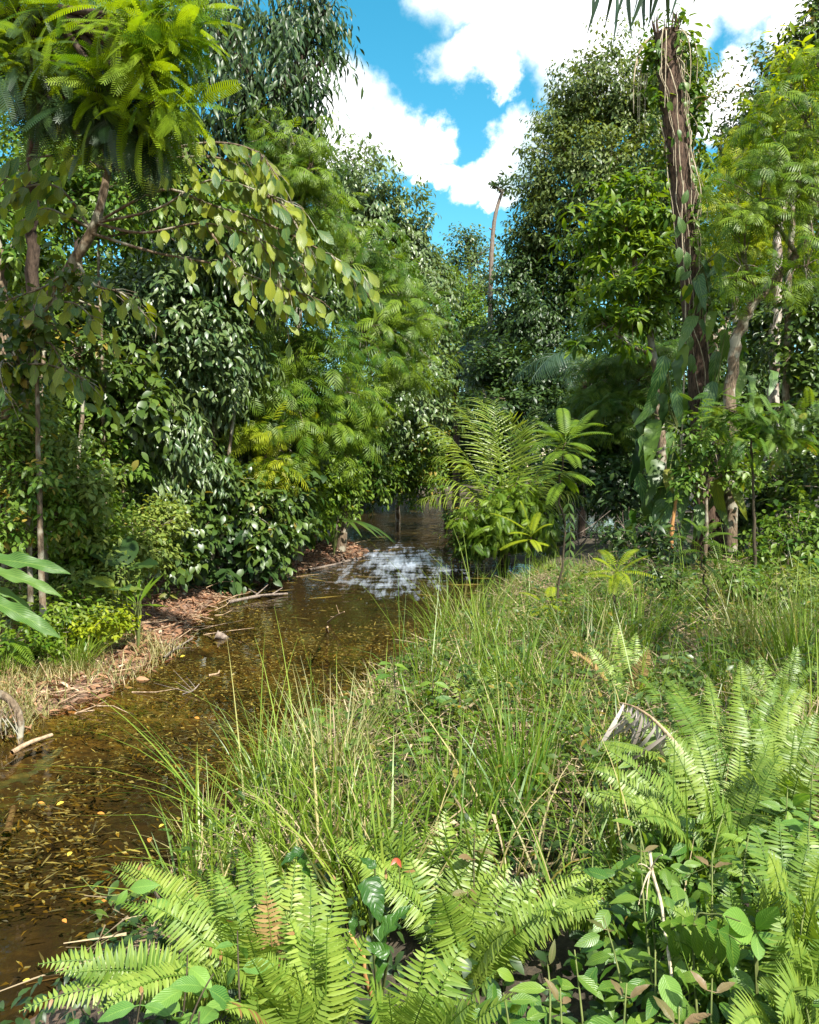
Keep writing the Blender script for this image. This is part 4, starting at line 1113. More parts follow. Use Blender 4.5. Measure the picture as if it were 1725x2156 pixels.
tree('feathery_tree', 'grey-green feathery tree left of the dead trunk over the aroids', 'tree',
     [(1300, 770, 20, 90, 50), (1350, 820, 20, 90, 60), (1260, 840, 20, 80, 45), (1320, 880, 19.5, 90, 50), (1240, 780, 20.5, 60, 40), (1390, 740, 19.8, 50, 60), (1210, 880, 20, 60, 40)],
     T_BIPLO, 'mid', 0.38, 2.0, r=0.08, base=(P(1380, 1140, 20)[0], 20), **RF)
tree('feathery_tree', 'yellow-tipped feathery tree between the dead trunk and the right edge', 'tree',
     [(1530, 420, 20, 80, 60), (1590, 500, 20, 80, 60), (1520, 520, 20, 70, 70), (1480, 420, 20, 60, 60), (1640, 420, 20, 60, 80), (1560, 330, 20, 60, 60)], T_BIPLO, 'yellow', 0.36, 1.3, r=0.12, **RF)
tree('feathery_tree', 'yellow-green leafy top of a slim tree at the right edge below the corner tree', 'tree',
     [(1660, 140, 15, 40, 50), (1690, 200, 15, 50, 60), (1640, 230, 15, 40, 50), (1700, 330, 15, 50, 80)], T_LAN, 'yellow', 0.24, 2.0, r=0.08, K=7, spread=0.6, droop=0.4, upb=0.4, twig_r=.01, twigs=100)
shrub('mid-green leafy shrub filling the right edge beside the pale trunk', [(1690, 660, 15, 60, 90), (1700, 780, 15, 60, 90), (1600, 700, 16.5, 60, 80), (1690, 900, 15, 60, 70)], T_OV, 'deep', 0.17, 2.4, 7, spread=.5, r=.06)
shrub('dark shrub under the thin-stemmed sapling at the right edge', [(1680, 1010, 14, 70, 80), (1610, 1040, 15, 70, 80), (1700, 1090, 13.5, 60, 60), (1560, 1100, 15, 60, 60)], T_OV, 'deep', 0.15, 2.6, 7, spread=.45)
shrub('dark dense shrub behind the little palm on the far right bank', [(1230, 980, 20, 90, 70), (1310, 1010, 19, 70, 70), (1180, 1040, 21, 70, 50), (1280, 940, 20, 80, 50)], T_OV, 'dark', 0.17, 3.0, 7, spread=.45, base=(P(1330, 1100, 20)[0], 20))
shrub('low leafy shrub with small pale leaves in front of the aroids', [(1480, 930, 13, 90, 50), (1540, 990, 13, 60, 40), (1450, 1010, 13, 50, 50)], T_OV, 'mid', 0.12, 1.5, 7, spread=.4)
shrub('light leafy shrub at the right end of the grass beneath the pale trunk', [(1690, 1140, 11, 60, 60), (1640, 1120, 11.5, 50, 50), (1600, 1170, 11, 50, 40), (1720, 1200, 10, 40, 50)], T_OV, 'mid', 0.11, 2.0, 7, spread=.35, r=.025)
shrub('dark glossy shrub in the grass edge left of the aroid foot', [(1380, 1140, 12.5, 60, 45), (1330, 1170, 12.5, 50, 40), (1440, 1170, 12, 50, 35), (1300, 1130, 13, 30, 40)], T_LAN6, 'dark', 0.18, 2.0, 6, spread=.4, r=.02)
shrub('pale-leaved shrub among the grass at the right edge', [(1690, 1230, 8.6, 60, 40, .4), (1640, 1260, 8.4, 50, 34, .35), (1725, 1280, 8.2, 40, 40, .3)], T_OV, 'pale', 0.075, 2.0, 7, spread=.25, r=.015, twigs=50, twig_r=.004)
shrub('small leafy shrub in the grass behind the brown-stemmed sapling', [(1540, 1210, 8.8, 46, 34, .35), (1580, 1240, 8.6, 40, 30, .3)], T_LAN6, 'mid', 0.10, 1.9, 6, spread=.25, r=.014, twigs=40, twig_r=.004)
shrub('low dark shrub between the lime sapling and the aroids', [(1380, 1200, 9.2, 50, 30, .35), (1420, 1220, 9, 40, 26, .3)], T_OV, 'deep', 0.08, 2.0, 7, spread=.25, r=.014, twigs=40, twig_r=.004)
shrub('leafy bush just at the right border of the meadow', [(1810, 1050, 12, 90, 120), (1900, 1120, 12, 90, 90), (1800, 900, 13, 70, 90)], T_OV, 'mid', 0.14, 2.2, 7, spread=.4, r=.04)
tree('feathery_tree', 'tree standing right of the crooked tree, its crown mostly past the right border', 'tree', [(1830, 500, 16, 110, 120), (1900, 700, 16, 100, 120), (1800, 300, 16, 80, 110), (1950, 400, 17, 100, 140), (1850, 850, 16, 90, 90)], T_LAN, 'mid', 0.22, 2.2, 8, .6, r=.12, twigs=120)
# thin-stemmed sapling with pinnate leaves at the right
tree('sapling', 'thin-stemmed sapling with a flat layer of pinnate leaves before the pale trunk', 'sapling',
     [(1580, 880, 10.5, 90, 26, .6), (1640, 860, 10.5, 60, 26, .5), (1530, 860, 10.5, 50, 24, .5), (1600, 920, 10.5, 90, 24, .6), (1660, 920, 10.3, 50, 24, .4), (1530, 920, 10.5, 40, 24, .4)],
     T_PINS, 'mid', 0.26, 1.6, 5, 0.35, trunk=[(1590, 1190, 10.5), (1588, 1080, 10.5), (1585, 980, 10.5), (1580, 880, 10.5)], r=0.025, barkm='dstem', twigs=40, droop=0.25, upb=0.1, twig_r=.006)

# bare dead branches by the far right water
def bare_branches():
    o = P(1290, 1085, 17); o[2] = hz(o[0], o[1])
    b = Batch()
    for k in range(16):
        s = o + rng.normal(0, .3, 3) * [1.4, 1, .2]
        e = s + np.array([rng.uniform(-1.6, 1.6), rng.uniform(-.5, .5), rng.uniform(.1, .9)])
        w = curve([s, 0.5 * (s + e) + rng.normal(0, .16, 3), e], 10)
        tube(b, w, .016, .005, 4)
        for j in range(3):
            i = rng.integers(3, 9); e2 = w[i] + rng.normal(0, .28, 3)
            tube(b, [w[i], 0.5 * (w[i] + e2) + rng.normal(0, .04, 3), e2], .007, .003, 4, cap=False)
    tag(b.build('fallen_branches', 'gbark', None, o), 'tangle of bare grey fallen branches beside the dark far right water', 'branches')
bare_branches()
def orange_stump():
    o = P(1418, 1190, 12.8); o[2] = hz(o[0], o[1])
    b = Batch(); tube(b, curve([o, P(1414, 1130, 12.8), P(1420, 1080, 12.8), P(1424, 1050, 12.8)], 12), np.linspace(.045, .02, 13) if False else .042, .02, 7, lump=.3)
    tag(b.build('rotten_stump', 'ostem', None, o), 'thin orange-brown rotten stump among the aroid leaves at the grass edge', 'stump')
orange_stump()

# ================================================================== CENTRE: palm, mound, saplings
def centre_palm():
    base = P(1060, 1120, 17.6); base[2] = hz(base[0], base[1])
    Y = 17.6
    fr = []
    for (cx, cy, tx, ty, dy) in [(1030, 990, 925, 925, -.2), (1045, 930, 960, 850, .3), (1060, 900, 1010, 840, .6), (1085, 930, 1070, 875, -.3), (1100, 960, 1100, 905, .1),
                                 (1000, 1000, 905, 1000, -.7), (1010, 960, 920, 960, -.5), (1130, 970, 1190, 930, -.3), (1150, 960, 1230, 1000, -.6), (1140, 990, 1235, 1050, -.9), (1040, 920, 985, 860, .9), (1110, 940, 1150, 890, .8),
                                 (1020, 1040, 960, 1090, -.9), (1000, 930, 900, 890, .2), (990, 1010, 890, 1050, -1.0), (1140, 930, 1225, 940, .1), (1090, 900, 1120, 860, .5), (1050, 890, 1040, 845, .8), (1140, 1010, 1210, 1080, -.6)]:
        fr.append((P(cx, cy, Y + dy * .4), P(tx, ty, Y + dy)))
    palm('palm', 'spiky little palm with long narrow leaflets in the middle of the creek', base, fr, 'limepalm', trunk_h=0.5, r=0.10, npair=24, wid=0.70, leafw=0.050, hang=0.28, rach=0.012, stemfrac=0.22)
centre_palm()
def fern_mound():
    base = np.array([MOUND[0], MOUND[1], hz(*MOUND)])
    lobes = [(1050, 1085, 16.6, 75, 45, .6), (1110, 1075, 16.5, 55, 42, .5), (1000, 1095, 16.7, 45, 40, .5), (1080, 1035, 16.6, 60, 30, .5), (1060, 1130, 16.3, 80, 28, .5), (1140, 1110, 16.3, 32, 40, .4)]
    tree('fern_covered_bush', 'rounded bush smothered in yellow-green ferns standing in the water under the little palm', 'bush', lobes, T_PINS, 'bright', 0.22, 2.8, 5, 0.3, droop=0.7, base=base[:2], r=0.05, twigs=50, parts=('stem', 'foliage'))
    tree('bush', 'dark small-leaved bush at the left foot of the fern-smothered one', 'bush', [(975, 1120, 17.0, 40, 40, .4), (1000, 1150, 16.9, 50, 26, .4), (960, 1090, 17.2, 22, 30, .3)], T_OV, 'deep', 0.12, 2.8, 7, .35, base=(base[0] - .7, base[1] - .3), r=.03, twigs=40, parts=('stem', 'foliage'))
fern_mound()

def feather_frond(b, p0, p1, p2, leaf, n, wid, angle=52, droop=0.12, a=0.5):
    q = bez(p0, p1, p2, 14)
    tube(b, q, .005, .002, 4, a=.3, cap=False)
    ts = np.linspace(.14, .99, n); g = np.linspace(0, 1, 14)
    o = np.stack([np.interp(ts, g, q[:, i]) for i in range(3)], -1)
    tan = unit(np.stack([np.interp(ts, g, np.gradient(q[:, i])) for i in range(3)], -1))
    side = unit(np.cross(tan, np.array([0, 0, 1.0]))); upn = np.cross(side, tan)
    ln = wid * np.sin(PI * np.clip(.14 + ts * .76, 0, 1)) ** .6
    for s in (-1, 1):
        d = math.cos(math.radians(angle)) * tan + math.sin(math.radians(angle)) * side * s - np.array([0, 0, droop])
        place(b, leaf, o, d, upn, ln, np.clip(a + rng.normal(0, .1, n), 0, .91))

def feathery_sapling(label, stem, fronds, mt, leafw=.17, wid=.16, n=16, r=.02, stem_m='dstem', cat='sapling', name='sapling', leaf=None):
    pts = [P(*s) for s in stem]
    pts[0][2] = hz(pts[0][0], pts[0][1]) - .02
    o = pts[0]
    root = thing(name, label, cat, o)
    b = Batch(); q = curve(pts, 24); q[1:] += rng.normal(0, .012, (len(q) - 1, 3)); tube(b, q, np.linspace(r * .8, r * .35, len(q)), None, 7, lump=.15)
    b.build('stem', stem_m, root, o, smooth=True)
    lt = leaf or leaf_tpl(4, leafw, 'lance', .2, .15)
    for (sx, sy, tx, ty, Y, dy) in fronds:
        p0 = P(sx, sy + rng.uniform(-8, 14), Y); p2 = P(tx, ty, Y + dy); p2 = p0 + (p2 - p0) * rng.uniform(.72, 1.12) + rng.normal(0, .035, 3)
        mid = 0.5 * (p0 + p2) + np.array([0, 0, rng.uniform(.12, .32) * np.linalg.norm(p2 - p0)])
        fb = Batch(); feather_frond(fb, p0, mid, p2, lt, n, wid)
        fb.build('frond', mt, root, o)
    return root
Y = 8.6
feathery_sapling('slim sapling with bright yellow-green feathery fronds in front of the little palm',
    [(1176, 1400, Y), (1171, 1280, Y), (1186, 1150, Y), (1181, 1020, Y), (1190, 930, Y)],
    [(1190, 930, 1100, 905, Y, -.2), (1190, 930, 1130, 880, Y, .3), (1192, 925, 1185, 870, Y, .2), (1192, 930, 1250, 870, Y, .2), (1192, 930, 1300, 910, Y, -.3), (1190, 935, 1275, 945, Y, -.5), (1190, 935, 1110, 960, Y, -.6),
     (1192, 925, 1240, 910, Y, -.7), (1188, 960, 1215, 985, Y, -.6), (1188, 985, 1250, 1010, Y, -.4), (1190, 930, 1215, 880, Y, .4), (1190, 930, 1150, 900, Y, -.6), (1190, 935, 1280, 890, Y, .3), (1190, 935, 1100, 935, Y, .2), (1190, 945, 1265, 975, Y, -.2), (1190, 945, 1140, 985, Y, -.8), (1188, 985, 1130, 1010, Y, -.3), (1186, 1010, 1160, 1060, Y, -.5), (1186, 1010, 1230, 1050, Y, .1)],
    'bright', wid=.105, n=20, r=.020, leafw=.17)
feathery_sapling('stubby sapling with lime-yellow fronds at the left edge of the tall grass',
    [(1290, 1290, 7.4), (1292, 1240, 7.4), (1300, 1200, 7.4)],
    [(1300, 1200, 1250, 1165, 7.4, .1), (1300, 1200, 1330, 1160, 7.4, .1), (1300, 1205, 1370, 1165, 7.4, -.1), (1300, 1205, 1365, 1220, 7.4, -.3), (1298, 1210, 1240, 1225, 7.4, -.3), (1298, 1210, 1290, 1240, 7.4, -.4), (1298, 1205, 1330, 1250, 7.4, -.4), (1298, 1205, 1275, 1160, 7.4, .3), (1298, 1210, 1215, 1205, 7.4, 0)],
    'yellow', wid=.08, n=16, r=.014, leafw=.17)
feathery_sapling('brown-stemmed sapling with flat yellowish feathery fronds rising from the tall grass',
    [(1490, 1330, 7.6), (1486, 1250, 7.6), (1480, 1180, 7.6), (1482, 1130, 7.6)],
    [(1482, 1130, 1420, 1100, 7.6, .1), (1482, 1130, 1460, 1095, 7.6, .3), (1482, 1130, 1520, 1095, 7.6, .3), (1482, 1135, 1570, 1120, 7.6, -.1), (1482, 1150, 1575, 1155, 7.6, -.4), (1482, 1150, 1410, 1130, 7.6, -.3), (1482, 1170, 1545, 1190, 7.6, -.4), (1482, 1170, 1420, 1180, 7.6, -.4), (1482, 1150, 1500, 1170, 7.6, -.6), (1482, 1190, 1540, 1220, 7.6, -.2), (1484, 1200, 1430, 1215, 7.6, -.2), (1482, 1140, 1540, 1130, 7.6, .4)],
    'bright', wid=.08, n=16, r=.016, leafw=.17)
feathery_sapling('small drooping lime sapling at the foot of the slim sapling',
    [(1150, 1330, 8.0), (1152, 1290, 8.0), (1156, 1270, 8.0)],
    [(1156, 1270, 1100, 1235, 8, 0), (1156, 1270, 1130, 1290, 8, -.3), (1156, 1270, 1165, 1225, 8, .2), (1156, 1270, 1200, 1260, 8, 0), (1156, 1270, 1160, 1320, 8, -.4), (1156, 1272, 1195, 1300, 8, -.3)],
    'yellow', wid=.08, n=16, r=.01, leafw=.17)
# arching fern plants hanging off the fern mound
feathery_sapling('lime-green fern plant arching over the water right of the fern-smothered bush',
    [(1120, 1180, 15.5), (1118, 1150, 15.5), (1118, 1130, 15.5)],
    [(1118, 1130, 1040, 1075, 15.5, 0), (1118, 1130, 1060, 1120, 15.5, -.4), (1118, 1130, 1095, 1060, 15.5, 0), (1118, 1130, 1165, 1100, 15.5, 0), (1118, 1130, 1170, 1140, 15.5, -.4), (1118, 1130, 1060, 1160, 15.5, -.5), (1118, 1130, 1130, 1170, 15.5, -.5), (1118, 1130, 1140, 1070, 15.5, .3)],
    'yellow', wid=.12, n=26, r=.016, leafw=.17, cat='fern', name='fern')
# leaf pairs on a thin climber by the slim sapling
def leafy_climber():
    o = P(1190, 1330, 8.3); o[2] = hz(o[0], o[1])
    root = thing('climbing_vine', 'thin climber with paired drooping leaves beside the slim sapling stem', 'vine', o)
    sb, lb = Batch(), Batch()
    w = curve([o, P(1196, 1200, 8.3), P(1202, 1120, 8.3), P(1196, 1040, 8.3)], 24)
    tube(sb, w, .006, .003, 5)
    for i in range(2, 24, 2):
        for s in (-1, 1):
            place(lb, T_LAN6, w[i], [s * .6, -.2, -.7], [s * .4, -.6, .6], rng.uniform(.09, .13), rng.random() * .8, W=1.2)
    sb.build('stem', 'stem', root, o); lb.build('foliage', 'deep', root, o, smooth=True)
leafy_climber()

# ================================================================== LEFT BANK SMALL PLANTS
big_leaf_plant('banana_like_plant', 'plant with three long wavy banana-like leaves arching in from the left edge', 'plant', P(-60, 1370, 7.8),
    [(P(-40, 1180, 7.8), P(120, 1150 + 18, 7.6), [0, -.75, .7], 1.05), (P(-40, 1200, 7.6), P(112, 1215, 7.4), [0, -.7, .8], .9), (P(-30, 1262, 7.4), P(112, 1312, 7.2), [.1, -.8, .7], 1.15), (P(-40, 1230, 7.9), P(70, 1260, 7.9), [0, -.6, .8], .9)],
    'banana', leaf_tpl(24, 0.155, 'strip', 0.5, 0.35, wave=0.18), 'stem', .02)
def leafstar(name, label, cat, c, Y, n, ln, mt, tpl, el=(10, 60), basey=None, W=1.0, az0=0.0, stem_m='stem', r=.01):
    p = P(c[0], c[1], Y); base = P(c[0], c[1], Y); base[2] = hz(base[0], base[1])
    ls = []
    for i in range(n):
        az = az0 + i * 2.4; e = math.radians(el[0] + (el[1] - el[0]) * ((i * .618) % 1))
        d = np.array([math.cos(az) * math.cos(e), math.sin(az) * math.cos(e), math.sin(e)])
        l = ln * rng.uniform(.8, 1.15)
        ls.append((p + d * .15 * l, p + d * 1.1 * l, np.array([0, 0, 1.0]) - d * .6 + np.array([0, -.25, 0]), W))
    return big_leaf_plant(name, label, cat, base, ls, mt, tpl, stem_m, r)
leafstar('broad_leaved_plant', 'plant with a huge dark ribbed leaf standing above the litter bank at left', 'plant', (262, 1205), 9.4, 4, .48, 'dark', T_BROAD, (15, 60), az0=.9)
leafstar('broad_leaved_plant', 'plant with large yellow-green ribbed leaves at the top of the litter bank', 'plant', (245, 1245), 8.9, 7, .34, 'hang', T_BROAD, (0, 45), az0=2.)
leafstar('spiky_plant', 'small spiky plant with drooping strap leaves over the litter bank', 'plant', (290, 1275), 8.9, 12, .38, 'bright', T_STRIP, (5, 60), W=.7)
leafstar('bromeliad', 'spiky bromeliad with long toothed leaves at the water bend', 'bromeliad', (703, 1100), 18.2, 22, 1.25, 'deep', leaf_tpl(6, .07, 'strip', .3, .5), (5, 75), W=1.0)
feathery_sapling('yellowish fern with flat fronds at the left edge beneath the banana-like leaves', [(10, 1420, 7.6), (12, 1380, 7.6), (15, 1360, 7.6)],
    [(15, 1360, 65, 1345, 7.6, 0), (15, 1360, -30, 1340, 7.6, 0), (15, 1360, 70, 1375, 7.6, -.3), (15, 1360, 20, 1320, 7.6, .2), (15, 1360, -20, 1385, 7.6, -.3), (15, 1360, 90, 1400, 7.6, -.3)], 'bright', wid=.09, n=16, cat='fern', name='fern', r=.008)
shrub('low yellow-green leafy shrub on the left bank under the banana-like leaves', [(60, 1350, 7.9, 60, 40, .4), (110, 1370, 8, 40, 35, .3), (20, 1400, 7.8, 40, 30, .3), (140, 1300, 8.6, 60, 50, .5)], T_OV, 'bright', .065, 2.6, 7, spread=.22, r=.015, twigs=60, twig_r=.004)
shrub('lush low shrub of mixed pale leaves over the left bank slope', [(130, 1260, 9, 90, 50, .7), (200, 1300, 8.8, 70, 40, .5), (60, 1250, 9.2, 70, 60, .7), (220, 1200, 9.6, 70, 50, .6)], T_OV, 'pale', .07, 2.8, 7, spread=.25, r=.02, twigs=80, twig_r=.005)
shrub('yellow-flecked low shrub at the edge of the litter bank', [(225, 1310, 8.5, 45, 34, .35), (265, 1300, 8.8, 30, 26, .3), (180, 1330, 8.3, 40, 28, .3)], T_OV, 'yellow', .06, 2.2, 7, spread=.2, r=.012, twigs=50, twig_r=.004)

# ================================================================== GROUND COVER
def scatter(n, x0, x1, y0, y1, dmin=0.02, dmax=99, dens=None):
    """random points on dry land"""
    x = rng.uniform(x0, x1, n); y = y0 + (y1 - y0) * rng.random(n)
    d = shore_dist(x, y)
    ok = (d > dmin) & (d < dmax)
    if dens is not None: ok &= rng.random(n) < dens(x, y)
    x, y = x[ok], y[ok]
    return np.stack([x, y, height(x, y)], -1)
def clump(x, y, s=1.0, ph=0.0):
    return 0.5 + 0.5 * np.sin(x * 2.1 * s + 1.7 * np.sin(y * 1.3 * s + ph)) * np.sin(y * 1.9 * s + 1.1 * np.sin(x * 1.7 * s + ph))

def blades(b, O, ht, wd, lean, curl, a, seg=4, dirs=None):
    """grass blades as tapering bent strips"""
    n = len(O)
    az = rng.uniform(0, 2 * PI, n) if dirs is None else dirs
    hd = np.stack([np.cos(az), np.sin(az), 0 * az], -1)
    t = np.linspace(0, 1, seg + 1)
    hor = lean[:, None] * t + curl[:, None] * t ** 2.2
    ver = t * np.sqrt(np.maximum(0.05, 1 - (lean[:, None] * 0.7) ** 2)) - 0.55 * np.maximum(0, curl[:, None]) ** 1.3 * t ** 3
    C = O[:, None] + hd[:, None] * (hor * ht[:, None])[..., None] + np.array([0, 0, 1.0]) * (ver * ht[:, None])[..., None]
    perp = np.stack([-np.sin(az), np.cos(az), 0 * az], -1)
    tw = rng.uniform(-.9, .9, n)
    side = unit(perp + hd * tw[:, None])
    w = wd[:, None] * (1 - t ** 1.6) * 0.5 + 0.0004
    Lv = C - side[:, None] * w[..., None]; Rv = C + side[:, None] * w[..., None]
    V = np.stack([Lv, Rv], 2).reshape(-1, 3)
    i = (np.arange(n) * 2 * (seg + 1))[:, None] + np.arange(seg)[None] * 2
    F = np.stack([i, i + 1, i + 3, i + 2], -1).reshape(-1, 4)
    av = np.repeat(a, 2 * (seg + 1))
    uv = np.tile(np.stack([np.repeat(t, 2), np.tile([0, 1], seg + 1)], -1), (n, 1))
    b.add(V, F, av, uv)

def grass_cover():
    U = rng.uniform
    def tufts(cnt, per, dens, hl, wl, spread, deadp):
        C = scatter(cnt, -2.2, 9.5, 2.75, 13.2, 0.0, dens=dens)
        m = len(C)
        hc = U(.55, 1.25, m) * (.75 + .5 * clump(C[:, 0], C[:, 1], .7, 2.0)) * np.clip(1.25 - .05 * C[:, 1], .7, 1)
        k = rng.integers(per // 2, int(per * 1.6), m)
        idx = np.repeat(np.arange(m), k); n = len(idx)
        O = C[idx] + rng.normal(0, 1, (n, 3)) * [spread, spread, 0]
        laz = U(0, 2 * PI, m)[idx]
        az = np.where(rng.random(n) < .5, laz + rng.normal(0, .6, n), U(0, 2 * PI, n))
        O[:, 2] = height(O[:, 0], O[:, 1]) - .01
        tone = np.clip(rng.normal(.45, .2, m), 0, .9)[idx]
        b = Batch()
        blades(b, O, hc[idx] * U(hl[0], hl[1], n), U(*wl, n), U(0, .55, n), np.abs(rng.normal(.25, .3, n)), np.where(U(0, 1, n) < deadp, .97, np.clip(tone + rng.normal(0, .14, n), 0, .91)), dirs=az, seg=5)
        return b
    b = tufts(2000, 26, lambda x, y: np.clip(1.25 * clump(x, y, 1.0) ** 1.3, .06, 1), (.22, .62), (.007, .014), .055, .08)
    kind(b.build('grass', 'grass'), 'stuff', 'tufted green grass covering the right bank', 'grass')
    b = tufts(1500, 22, lambda x, y: np.clip(1.35 * clump(x, y, 1.1, 4.0) ** 1.2, .04, 1), (.16, .50), (.006, .011), .07, .22)
    kind(b.build('pale_grass', 'lgrass'), 'stuff', 'pale half-dry grass tufts mixed through the right bank', 'grass')
    b = tufts(260, 9, lambda x, y: np.clip((y - 3) / 3, .1, 1), (.7, 1.15), (.006, .010), .05, .0)
    kind(b.build('long_grass', 'grass'), 'stuff', 'scattered long arching grass blades above the meadow', 'grass')
    # fallen straw
    b = Batch()
    O = scatter(90000, -1.8, 8.0, 3.1, 12.5, -0.03, dens=lambda x, y: np.clip(1.4 * clump(x, y, 1.4, 1.0), .15, 1))
    n = len(O); O[:, 2] += U(.0, 1, n) ** 2 * .24
    az = U(0, 2 * PI, n); el = rng.normal(.08, .3, n)
    d = np.stack([np.cos(az) * np.cos(el), np.sin(az) * np.cos(el), np.sin(el)], -1)
    place(b, leaf_tpl(3, .012, 'strip', .2, .12), O, d, [0, 0, 1.0] + rng.normal(0, .5, (n, 3)), U(.10, .42, n), np.clip(rng.normal(.42, .27, n), 0, .95), W=U(.8, 2.0, n))
    kind(b.build('straw', 'straw'), 'stuff', 'dry straw lying tangled between the grass', 'straw')
    # small-leaved herbs
    for nm, mt, cnt, LL, ph, hh in (('herbs', 'deep', 22000, (.035, .075), 0.5, .40), ('creeping_herbs', 'bright', 20000, (.022, .05), 3.0, .30)):
        b = Batch()
        O = scatter(cnt, -2.4, 7.5, 3.2, 10.5, 0.0, dens=lambda x, y: np.clip(1.5 * clump(x, y, 1.3, ph) ** 1.5, .03, 1))
        n = len(O); hgt = U(0.02, 1, n) ** 1.0 * hh
        O[:, 2] += hgt
        # four leaves at each node
        k = 4
        az = U(0, 2 * PI, (n, 1)) + np.arange(k)[None] * PI / 2 + U(-.3, .3, (n, k))
        el = U(-.5, .7, (n, k))
        d = np.stack([np.cos(az) * np.cos(el), np.sin(az) * np.cos(el), np.sin(el)], -1).reshape(-1, 3)
        OO = np.repeat(O, k, 0) + rng.normal(0, .012, (n * k, 3))
        place(b, T_OV, OO, d, [0, 0, 1.0] + rng.normal(0, .3, (n * k, 3)), U(*LL, n * k), np.clip(rng.normal(.45, .25, n * k), 0, .96))
        # their stalks
        m = n // 2
        blades(b, O[:m] - np.array([0, 0, 1]) * hgt[:m, None], hgt[:m], np.full(m, .004), U(0, .1, m), U(0, .05, m), np.full(m, .1), seg=1)
        kind(b.build(nm, mt), 'stuff', 'small-leaved green herbs creeping through the grass' if nm == 'herbs' else 'bright tiny-leaved creeping herbs at the water edge', 'herbs')
    # leafy undergrowth below the ferns and the thicket
    for nm, mt, cnt, (x0, x1, y0, y1), hh, LL, tp in (('undergrowth', 'thick', 7500, (.1, 3.2, 1.1, 3.2), .34, (.06, .10), T_THICK), ('fern_undergrowth', 'dark', 3400, (-1.7, 1.0, 1.2, 3.5), .20, (.03, .07), T_OV6)):
        b = Batch()
        O = scatter(cnt, x0, x1, y0, y1, .02)
        if nm == 'undergrowth': O = O[O[:, 0] > .42 * O[:, 1] - .42 - .25 * (O[:, 1] < 2.1)]
        n = len(O); O[:, 2] += U(.02, 1, n) * hh
        d = np.stack([rng.normal(0, 1, n), rng.normal(-.2, 1, n), U(-.9, .2, n)], -1)
        place(b, tp, O, d, np.array([0, -.3, 1.0]) + rng.normal(0, .35, (n, 3)), U(*LL, n), np.clip(rng.normal(.28, .25, n), 0, .9), W=U(.8, 1.1, n))
        kind(b.build(nm, mt, smooth=True), 'stuff', 'broad-leaved undergrowth filling the thicket' if hh > .4 else 'small dark leaves between the foreground ferns', 'undergrowth')
    # grass and litter on the left bank
    b = Batch()
    O = scatter(30000, -7, -1.5, 6.0, 10.2, -0.15, 1.8, dens=lambda x, y: np.clip(1.5 * clump(x, y, 1.4, 2.0) - .1, 0, 1) * (y < 9.6))
    n = len(O)
    blades(b, O, U(.07, .26, n), U(.005, .010, n), U(.1, .7, n), U(0, .7, n), np.clip(rng.normal(.55, .25, n), 0, .97))
    kind(b.build('bank_grass', 'lgrass'), 'stuff', 'short pale grass at the foot of the left bank', 'grass')
    b = Batch()
    O = scatter(60000, -9, -.8, 6.0, 22, -0.12, 2.6)
    n = len(O); O[:, 2] += U(.0, .05, n)
    az = U(0, 2 * PI, n); el = rng.normal(.1, .3, n)
    d = np.stack([np.cos(az) * np.cos(el), np.sin(az) * np.cos(el), np.sin(el)], -1)
    place(b, T_LAN, O, d, [0, 0, 1.0] + rng.normal(0, .5, (n, 3)), U(.05, .16, n), np.clip(rng.normal(.5, .28, n), 0, .98), W=U(.35, 1.4, n))
    kind(b.build('leaf_litter', 'litter'), 'stuff', 'reddish dead leaf litter covering the left bank', 'leaf litter')
    # twigs in the litter
    b = Batch()
    O = scatter(420, -6.5, -.8, 6.5, 21, -0.3, 1.6)
    for o in O:
        a = rng.uniform(0, 6.28); l = rng.uniform(.2, .8)
        e = np.array([math.cos(a) * l, math.sin(a) * l, rng.uniform(-.02, .12)])
        o = o + [0, 0, .03]; o[2] = max(o[2], 0.0)
        tube(b, [o, o + e * .5 + rng.normal(0, .03, 3), o + e], .008, .003, 4, cap=False)
    kind(b.build('twigs', 'wood'), 'stuff', 'thin dead twigs lying in the leaf litter', 'twigs')

